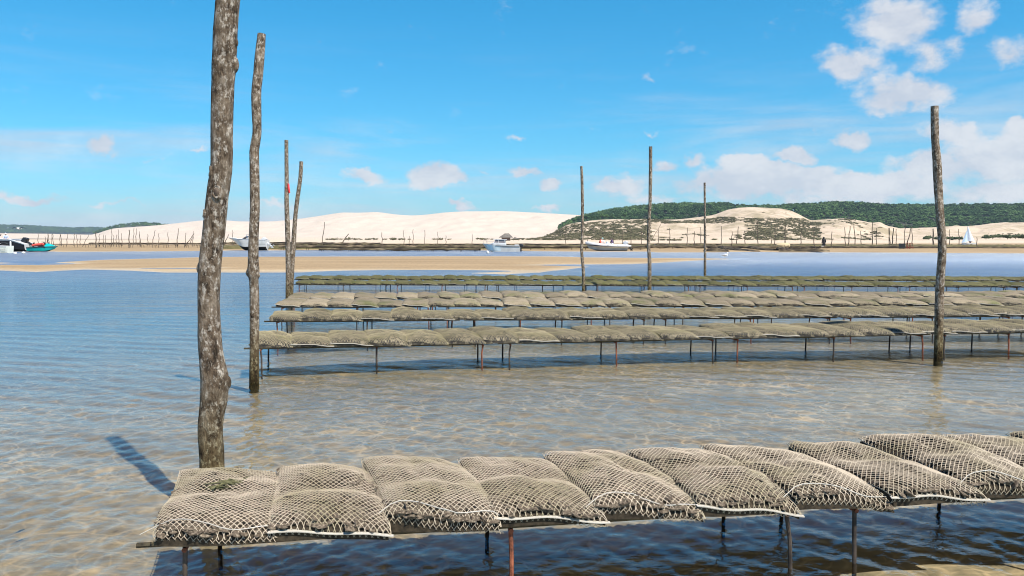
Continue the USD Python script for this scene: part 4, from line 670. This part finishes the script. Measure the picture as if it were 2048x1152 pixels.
obj('seat', rbox(2.7, 3.2, -.6, .6, .75, 1.45, .08), white_gel, t); obj('stern_seat', rbox(4.1, 4.8, -.85, .85, .7, 1.22, .08), white_gel, t); obj('arch', tube([(2.9, -.85, 1.3), (2.65, -.8, 2.1), (2.65, .8, 2.1), (2.9, .85, 1.3)], .03, 6), chrome, t)
outboard(t, 5.02, 1.0, -.85, white_gel, grey_gel, 1.15)
# -- cabin boat on the water
y = 100; b = PD(965, 503, y); b[2] = 0
t = thing('cabin_boat', 'small white cabin boat with wheelhouse moored in the channel', 'cabin boat', b, -.05, None, (1.03, 1, .86))
Rg = hull_rings(4.55, 1.9, .86, rise=.36, rake=.75, draft=.28, full=.36); tp, bt, st = hull_parts(Rg, 3); hb = obj('hull', cat_([tp, st]), white_gel, t); obj('bottom_paint', bt, navy, t)
obj('rubbing_strake', cat_([tube(Rg[9:, 0] + [0, -.012, -.12], .03, 6), tube(Rg[9:, -1] + [0, .012, -.12], .03, 6)]), black, hb); obj('deck', deck(Rg, .02, 0, .42), white_gel, t); obj('cockpit_floor', deck(Rg, .5, .4, 1, .93), grey_gel, t)
pq = Rg[3:15, 2:4]; bow = [gridmesh(np.stack([Rg[2:13, 1], Rg[2:13, 2] + (Rg[2:13, 3] - Rg[2:13, 2]) * .6], 1) + [0, -.008, 0])]; obj('bow_panel', cat_(bow), pale_blue, hb)
obj('coachroof', hullof([(.9, -.35, 1.08, .06), (.9, .35, 1.08, .06), (1.35, -.62, 1.22, .06), (1.35, .62, 1.22, .06), (2.8, -.72, 1.18, .06), (2.8, .72, 1.18, .06), (2.8, -.72, .8, .06), (1.2, .6, .85, .06), (1.2, -.6, .85, .06), (2.8, .72, .8, .06)]), white_gel, t)
wh = obj('wheelhouse', cat_([tube([a, c], .035, 5) for a, c in (((1.35, -.62, 1.2), (1.62, -.58, 1.72)), ((1.35, .62, 1.2), (1.62, .58, 1.72)), ((1.95, -.67, 1.2), (1.95, -.62, 1.72)), ((1.95, .67, 1.2), (1.95, .62, 1.72)), ((2.82, -.69, .9), (2.72, -.63, 1.72)), ((2.82, .69, .9), (2.72, .63, 1.72)))]), white_gel, t)
for s in (-1, 1):
    for a in ([[1.44, 1.24], [1.92, 1.24], [1.92, 1.70], [1.66, 1.70]], [[1.99, 1.24], [2.76, 1.24], [2.69, 1.70], [1.99, 1.70]]): v = [(x, s * (.655 - (z - 1.22) * .1), z) for x, z in a]; obj('window', trimesh.Trimesh(v + [(q[0], q[1] - s * .01, q[2]) for q in v], [[0, 1, 2], [0, 2, 3], [4, 6, 5], [4, 7, 6]], process=False), plain('cabin_glass', (.17, .15, .15), .1) if not stage.GetPrimAtPath('/World/Looks/cabin_glass') else UsdShade.Material.Get(stage, '/World/Looks/cabin_glass'), wh, smooth=False)
obj('roof', rbox(1.30, 2.95, -.70, .70, 1.71, 1.80, .04), white_gel, t); obj('bow_rail', cat_([tube([(.05, 0, 1.55), (.5, s * .45, 1.55), (1.3, s * .72, 1.42), (1.4, s * .74, 1.0)], .016, 5) for s in (-1, 1)] + [tube([(.5, s * .45, 1.55), (.55, s * .46, 1.08)], .014, 4) for s in (-1, 1)] + [tube([(.05, 0, 1.55), (.15, 0, 1.15)], .014, 4)]), chrome, t)
obj('stern_seat', rbox(3.9, 4.4, -.7, .7, .6, 1.0, .06), grey_gel, t); outboard(t, 4.6, .55, 0.0, black, black, .85)
# -- inflatable boat
y = 104; b = PD(1172, 502, y); b[2] = .13
t = thing('inflatable_boat', 'white inflatable boat with dark stripe carrying three people', 'inflatable boat', b, .02)
def tubes_(ofs, r, z0): return [tube([(.05 + .0, 0, z0 + .58), (.35, s * .38, z0 + .50), (.95, s * .72, z0 + .37), (2.0, s * .86, z0 + .25), (3.6, s * .88, z0 + .18), (5.2, s * .86, z0 + .16), (5.75, s * .84, z0 + .17)], [r * .8, r * .95, r, r, r, r * .95, r * .25], 12) for s in (-1, 1)]
tb = obj('air_tube', cat_(tubes_(0, .25, .36)), white_gel, t, smooth=60); obj('rub_strip', cat_([tube([(.10, s * .12, .74), (.3, s * .50, .70), (.95, s * .95, .62), (2.0, s * 1.105, .53), (3.6, s * 1.125, .47), (5.2, s * 1.09, .46)], .085, 6) for s in (-1, 1)]), navy, tb)
Rg = hull_rings(5.3, 1.7, .50, rise=.55, rake=.55, draft=.12, full=.4); tp, bt, st = hull_parts(Rg, 3); obj('hull', cat_([tp, st]), rubber_grey, t); obj('bottom_paint', bt, navy, t); obj('deck', deck(Rg, .08, .05, 1, .95), grey_gel, t)
obj('console', hullof([(2.55, -.3, .4, .05), (2.55, .3, .4, .05), (2.95, -.3, .4, .05), (2.95, .3, .4, .05), (2.7, -.28, 1.05, .05), (2.7, .28, 1.05, .05), (2.95, -.28, .98, .05), (2.95, .28, .98, .05)]), white_gel, t); obj('seat', rbox(3.1, 3.9, -.35, .35, .35, .68, .06), grey_gel, t); obj('bow_seat', rbox(1.35, 2.2, -.45, .45, .38, .66, .06), white_gel, t)
outboard(t, 5.35, .55, -.75, grey_gel, black, .95); obj('handle', cat_([tube([(x, -1.11, .66), (x + .1, -1.16, .70), (x + .2, -1.11, .66)], .02, 5) for x in (2.6, 3.9, 4.8)]), black, tb)
def sit(px, dx, dz, J, cl, hair, cap, label):
    o = b + np.array([dx[0], dx[1], dz]); p = thing('person', label, 'person', o, group=None); figure(p, J, cl, hair, cap=cap)
sit(1205, (1.78, -.12), .64, seated(0, .05, (1, -.35, 0)), [('shirt', 'top', tee_red, .018), ('shorts', 'shorts', denim, .016)], hair_dark, None, 'person in orange red top seated foremost in the inflatable boat')
sit(1211, (2.12, .28), .66, seated(0, .02, (.6, -1, 0)), [('shirt', 'top', tee_white, .018), ('shorts', 'shorts', denim, .016)], hair_dark, cap_teal, 'person in white shirt and pale cap seated mid inflatable boat')
sit(1220, (3.45, 0), .66, seated(0, .10, (-1, -.25, 0)), [('shirt', 'top', tee_plum, .018), ('shorts', 'shorts', tee_white, .016)], hair_dark, None, 'dark haired person in plum shirt at the helm of the inflatable boat')
# -- sport boat at the left edge
y = 98; b = PD(-48, 500.5, y); b[2] = .06
t = thing('sport_boat', 'white and black sport boat cut off by the left frame edge, black outboard tilted', 'motorboat', b)
Rg = hull_rings(6.55, 2.3, 1.45, rise=.12, rake=1.2, stern=.92); Rg[..., 2] *= (1 - .40 * np.clip((np.linspace(0, 1, len(Rg)) - .72) / .28, 0, 1) ** 1.2)[:, None]; tp, bt, st = hull_parts(Rg, 2)
hb = obj('hull', cat_([gridmesh(Rg[:, :2]), gridmesh(Rg[:, -2:]), st]), white_gel, t); obj('topside_band', cat_([gridmesh(Rg[:, 1:4]), gridmesh(Rg[:, -4:-1])]), navy, hb); obj('bottom_paint', gridmesh(Rg[:, 3:8]), black, t); obj('deck', deck(Rg, .03, 0, .4), white_gel, t); obj('cockpit_floor', deck(Rg, .5, .4, .86, .93), grey_gel, t); obj('bathing_deck', deck(Rg, .02, .84, 1, .97), white_gel, t)
ov = np.linspace(0, 2 * PI, 20); obj('emblem', tube([(4.15 + .42 * math.cos(a), -1.152 + .06 * (0.95 - (.92 + .09 * math.sin(a))), .96 + .085 * math.sin(a)) for a in ov], .014, 4, False), chrome, hb)
obj('gunwale', gunwale(Rg, .06), white_gel, hb)
ws = np.array([[[2.1, -.85, 1.55], [1.95, 0, 1.6], [2.1, .85, 1.55]], [[2.75, -.75, 2.05], [2.65, 0, 2.1], [2.75, .75, 2.05]]]); obj('windscreen', cat_([gridmesh(ws), gridmesh(ws + [.012, 0, -.012])]), glass_dark, t, smooth=False); obj('seat', rbox(3.3, 4.3, -.7, .7, .8, 1.30, .1), grey_gel, t)
for x in (3.62, 5.05): obj('fender', hullof([(x, -1.27, .62, .10), (x, -1.27, 1.12, .10), (x, -1.22, 1.25, .03)]), white_gel, t)
outboard(t, 6.45, .95, -1.05, black, black, 1.25)
o = b + np.array([3.75, -.1, 1.30]); p = thing('person', 'person in pale blue shirt and white cap seated in the sport boat', 'person', o); figure(p, seated(0, .05, (.8, -1, 0)), [('shirt', 'top', tee_blue, .02), ('shorts', 'shorts', denim, .016)], hair_dark, cap=tee_white)
# -- jet ski
y = 96; b = PD(57.5, 501.5, y); b[2] = .05
t = thing('jet_ski', 'teal and black jet ski with red seat beached at the left', 'jet ski', b)
Rg = hull_rings(3.5, 1.15, .50, rise=.30, rake=.55, stern=.9, full=.62); Rg[..., 0] = 3.5 - Rg[..., 0]; tp, bt, st = hull_parts(Rg, 3)
obj('hull', cat_([tp, st]), teal, t); obj('bottom_paint', bt, black, t); obj('rub_rail', gunwale(Rg, .04), black, t)
obj('bow_cover', hullof([(3.25, 0, .62, .05), (2.1, -.42, .52, .07), (2.1, .42, .52, .07), (2.25, -.2, .92, .06), (2.25, .2, .92, .06), (2.8, 0, .80, .06)]), teal, t); obj('deck', deck(Rg, 0.0, .2, 1, .95), black, t)
obj('side_panel', cat_([rbox(.9, 2.2, s * .46 - .04, s * .46 + .04, .42, .66, .035) for s in (-1, 1)]), navy, t); obj('side_flash', cat_([hullof([(1.0, s * .51, .62, .02), (1.75, s * .51, .50, .02)]) for s in (-1, 1)]), white_gel, t)
obj('seat', union([((.55, 0, .72, .19), (1.05, 0, .80, .2)), ((1.05, 0, .80, .2), (1.75, 0, .86, .19))], 0, .06), redseat, t); obj('stern_step', hullof([(.1, -.4, .46, .05), (.1, .4, .46, .05), (.5, -.42, .5, .06), (.5, .42, .5, .06)]), teal, t)
hb = obj('steering_column', hullof([(2.15, 0, .8, .1), (1.85, 0, 1.12, .07)]), black, t); obj('handlebar', tube([(1.78, -.38, 1.16), (1.86, -.12, 1.14), (1.86, .12, 1.14), (1.78, .38, 1.16)], .028, 6), black, hb); obj('mirror', cat_([rbox(2.2, 2.3, s * .36 - .08, s * .36 + .08, .98, 1.09, .03) for s in (-1, 1)]), black, t)
# -- little dinghy in the left bottom corner of the channel
y = 90; b = PD(-46, 509.0, y); b[2] = 0
t = thing('dinghy', 'cream dinghy floating at the left frame edge in front of the sport boat', 'dinghy', b)
Rg = hull_rings(3.75, 1.5, .74, rise=.25, rake=.5, draft=.14, full=.5); tp, bt, st = hull_parts(Rg, 3); hb = obj('hull', cat_([tp, st]), plain('cream_gelcoat', (.66, .68, .60), .4), t); obj('bottom_paint', bt, rubber_grey, t); obj('gunwale', gunwale(Rg, .045), white_gel, hb); obj('floor', deck(Rg, .45, .1, 1, .9), grey_gel, t)
for x in (1.2, 2.4, 3.3): obj('thwart', box(.24, 1.25, .04, (x, 0, .55)), white_gel, t)
obj('registration_marks', cat_([box(.035, .012, .15, (2.85 + .11 * i, -.735, .40)) for i in range(8)] + [box(.09, .012, .03, (2.88 + .22 * i, -.735, .40 + .05 * (i % 2))) for i in range(4)]), rubber_grey, hb)
# -- sailing boat
y = 205; b = PD(1922, 491.5, y); b[2] = 0
t = thing('sailing_boat', 'small sailing boat with two white sails beyond the far bank', 'sailing boat', b, .05)
Rg = hull_rings(3.7, 1.4, .55, rise=.25, rake=.45, draft=.12); tp, bt, st = hull_parts(Rg, 3); obj('hull', cat_([tp, st]), white_gel, t); obj('bottom_paint', bt, rubber_grey, t); obj('deck', deck(Rg, 0.0, 0, 1), white_gel, t)
obj('mast', tube([(1.55, 0, .3), (1.58, 0, 5.0)], [.045, .03], 7), chrome, t); obj('boom', tube([(1.6, 0, 1.05), (3.35, -.25, 1.05)], .03, 6), chrome, t); sail = plain('sail_cloth', (.58, .62, .68), .7); jibc = plain('jib_cloth', (.45, .56, .65), .7)
def sailmesh(a, b_, c, belly): 
    u, v = np.meshgrid(np.linspace(0, 1, 9), np.linspace(0, .999, 14)); P = np.array(c) * v[..., None] + (np.array(a) * (1 - u[..., None]) + np.array(b_) * u[..., None]) * (1 - v[..., None]); P[..., 1] += belly * np.sin(PI * u) * (1 - v) ** .7; return cat_([gridmesh(P), gridmesh(P + [0, .006, 0])])
obj('mainsail', sailmesh((1.62, -.0, 1.10), (3.35, -.25, 1.12), (1.6, 0, 4.95), -.28), sail, t, smooth=True); obj('jib', sailmesh((.12, 0, .72), (1.45, -.35, .85), (1.52, 0, 4.1), -.22), jibc, t, smooth=True)
o = b + np.array([2.5, .35, .62]); p = thing('person', 'tiny dark clothed sailor low behind the mainsail of the sailing boat', 'person', o); figure(p, seated(0, 0, (-.3, -1, 0)), [('shirt', 'top', denim, .02), ('shorts', 'shorts', denim, .018)], hair_dark)
# -- the walker with a bucket
y = 118; b = PD(1647.5, 499, y); b[2] = ground_h(np.array([b[0]]), np.array([b[1]]))[0] + .01
J = dict(face=(.25, 1, 0), hip=(0, 0, .84), belly=(0, .02, 1.0), chest=(.0, .05, 1.2), neck=(0, .08, 1.36), head=(.01, .12, 1.50), shl=(-.18, .05, 1.29), shr=(.18, .05, 1.29), ell=(-.25, -.03, 1.02), elr=(.25, .0, 1.03), wrl=(-.27, .03, .80), wrr=(.24, .12, .80), hipl=(-.08, 0, .82), hipr=(.08, 0, .82), knl=(-.10, .08, .45), knr=(.10, -.02, .45), anl=(-.10, .02, .08), anr=(.11, -.12, .10))
p = thing('person', 'person in long dark hooded coat walking on the far sand with dark trousers', 'person', b); figure(p, J, [('coat', 'coat', coat_dark, .035), ('trousers', 'legs', denim, .02)], hair_dark)
t = thing('bucket', 'white bucket on the sand beside the person in the dark coat', 'bucket', (b[0] - .36, b[1] - .35, b[2])); obj('pail', cat_([tube([(0, 0, 0), (0, 0, .02), (0, 0, .34)], [.12, .13, .165], 16, False), trimesh.creation.cylinder(.12, .02, sections=16)]), white_gel, t); obj('handle', tube([(.16 * math.cos(a), 0, .33 + .13 * math.sin(a)) for a in np.linspace(0, PI, 9)], .008, 5), chrome, t)
# -- small things: buoys, gulls, frames, hut, mound, hump
t = thing('buoy', 'white mooring buoy floating below the bow of the cabin boat', 'buoy', PH(975.5, 507, 0)); obj('float', ball(.17, (0, 0, .1), (1, 1, 1.15)), white_gel, t); obj('ring', tube([(.05 * math.cos(a), 0, .32 + .05 * math.sin(a)) for a in np.linspace(0, 2 * PI, 9)], .012, 5, False), chrome, t)
for px, py, nm in ((30, 508, 'white mooring buoy just right of the cream dinghy'), (47, 507, 'white mooring buoy below the stern of the sport boat')): t = thing('buoy', nm, 'buoy', PH(px, py, 0)); obj('float', ball(.16, (0, 0, .06), (1.3, 1, .9)), white_gel, t); obj('ring', tube([(.05 * math.cos(a), 0, .22 + .05 * math.sin(a)) for a in np.linspace(0, 2 * PI, 9)], .012, 5, False), chrome, t)
gull_grey = plain('gull_grey', (.30, .32, .36), .8); gull_white = plain('gull_white', (.75, .75, .74), .8); wing_dark = plain('gull_wing', (.03, .045, .09), .8); beak = plain('gull_beak', (.6, .35, .05), .6)
b = PD(1450, 515, 62); b[2] = max(.02, ground_h(np.array([b[0]]), np.array([b[1]]))[0])
t = thing('gull', 'white gull with grey back standing on the tip of the sandbar', 'gull', b, 0, None, (1.25,) * 3)
obj('body', union([((.12, 0, .20, .05), (0, 0, .22, .085)), ((0, 0, .22, .085), (-.16, 0, .20, .03)), ((.10, 0, .24, .045), (.15, 0, .34, .035)), ((.15, 0, .345, .045), (.17, 0, .345, .04))], 0, .02), gull_white, t, smooth=True)
for s in (-1, 1): obj('wing', union([((.08, s * .075, .235, .025), (-.05, s * .085, .24, .035)), ((-.05, s * .085, .24, .035), (-.24, s * .03, .20, .012))], 0, .02), gull_grey, t, smooth=True); obj('leg', tube([(.0, s * .035, .17), (-.015, s * .035, .07), (.0, s * .035, 0), (.05, s * .04, 0)], .006, 5), beak, t)
obj('beak', hullof([(.20, 0, .345, .012), (.265, 0, .33, .005)]), beak, t); obj('eyes', cat_([ball(.008, (.185, s * .037, .36)) for s in (-1, 1)]), black, t)
b = PD(38, 457.5, 60)
t = thing('gull', 'dark winged gull flying with spread wings above the sport boat', 'gull', b, .15)
obj('body', union([((.0, -.20, .02, .045), (0, 0, 0, .085)), ((0, 0, 0, .085), (0, .22, 0, .03)), ((0, -.20, .02, .045), (0, -.28, .035, .045))], 0, .025), gull_white, t, smooth=True); obj('beak', hullof([(0, -.32, .03, .014), (0, -.39, .02, .005)]), beak, t); obj('tail', hullof([(0, .2, 0, .02), (-.06, .36, .0, .008), (.06, .36, 0, .008)]), gull_white, t)
for s in (-1, 1): obj('wing', cat_([hullof([(s * .05, -.08, .03, .03), (s * .05, .08, .02, .015), (s * .27, -.10, .10, .02), (s * .27, .06, .09, .01)]), hullof([(s * .27, -.10, .10, .02), (s * .27, .06, .09, .01), (s * .50, .04, .03, .008), (s * .46, .08, .035, .006)])]), wing_dark, t)
rusty_red = mottled('red_rust_look', [(.3, (.06, .015, .01)), (.7, (.24, .06, .035))], 6, .85)
y = 110; b = PD(1799, 501, y); b[2] = ground_h(np.array([b[0]]), np.array([b[1]]))[0]
t = thing('frame_stack', 'rusty red frame stack with dark box leaning on the far table row', 'frame stack', b); obj('box', rbox(0, .62, -.3, .3, .05, .75, .03), black, t)
for x0 in (.70, 1.15): obj('frame', cat_([tube(q, .03, 5) for q in ([(x0, -.3, 0), (x0 + .12, -.3, .8), (x0 + .5, -.3, .8), (x0 + .56, -.3, 0)], [(x0, .3, 0), (x0 + .12, .3, .8), (x0 + .5, .3, .8), (x0 + .56, .3, 0)], [(x0 + .03, -.3, .25), (x0 + .53, -.3, .25)], [(x0 + .12, -.3, .8), (x0 + .12, .3, .8)], [(x0 + .5, -.3, .8), (x0 + .5, .3, .8)], [(x0 + .06, -.3, .5), (x0 + .5, -.3, .12)])]), rusty_red, t)
# a beige tarpaulin hump on a trestle and a heap of dead shells and netting
b = PD(1566, 493, 113); b[2] = .40
t = thing('tarpaulin_pile', 'beige tarpaulin pile rising from the far tables left of the walking person', 'pile', b); q = ball(1, (0, 0, .25), (1.0, .5, .40), 3); v = np.array(q.vertices); v += (fbm(v * 2.2, 3, 3) - .5)[:, None] * .25; obj('tarpaulin', (v, q.faces), plain('tarp_look', (.42, .34, .20), .8), t); obj('prop', cat_([tube([(.3, -.4, -.35), (.45, -.45, .25)], .05, 5), tube([(.7, -.4, .25), (.45, -.45, -.05)], .05, 5)]), wood_far, t)
for px0, py0, w, lab in ((1432, 499, 1.6, 'small grey heap of old netting at the waterline, right of the thinnest stake'), (1608, 505, 3.1, 'dark heap of old tables and netting at the waterline before the walker')):
    b = PD(px0, py0, 97); b[2] = .02; t = thing('debris_heap', lab, 'heap', b); g = np.random.default_rng(px0)
    q = ball(1, (0, 0, 0), (w, .7, .42), 4); v = np.array(q.vertices); v += (fbm(v * 2.5, 4, px0) - .5)[:, None] * [.3, .3, .35]; obj('netting', (v, q.faces), bed_look, t, smooth=False)
    for i in range(5): a = g.uniform(-w, w) * .8; obj('bar', tube([(a, -.4, .1), (a + g.normal() * .7, .2, .55 + .25 * g.random())], .04, 5), dark_steel, t)
thatch = mottled('thatch_look', [(.3, (.06, .055, .05)), (.7, (.17, .155, .13))], 2.0, .95)
y = 330; b = PD(1012, 480.5, y); b[2] -= .2
t = thing('beach_hut', 'low dark thatched beach hut behind the wheelhouse of the cabin boat', 'hut', b); obj('wall', box(3.6, 2.6, 1.3, (0, 0, .65)), trunk_look, t, smooth=False); obj('roof', hullof([(-2.9, -2, 1.3, .05), (2.9, -2, 1.3, .05), (-2.9, 2, 1.3, .05), (2.9, 2, 1.3, .05), (-.6, 0, 2.9, .1), (1.1, 0, 3.0, .1)]), thatch, t); obj('awning', hullof([(2.9, -1.5, .9, .05), (5.4, -1.5, .75, .05), (2.9, 1.5, .9, .05), (5.4, 1.5, .75, .05), (3.6, 0, 1.5, .08)]), thatch, t)
for x in (3.1, 5.1): obj('post', tube([(x, -1.3, 0), (x, -1.3, .85)], .06, 5), trunk_look, t)
# ------------------------------------------------------------------ thin sea air
def haze():
    m = M('haze_look', {'v': ('principled_volume', {'color': (.72, .82, .95), 'density': HAZE, 'anisotropy': .2})}, [], surface=None, volume='v.volume')
    hz = box(16000, 12500, 190, (0, 5500, 84)); obj('haze', hz, m, smooth=False, kind='stuff')
HAZE = 4.5e-5
if HAZE: haze()
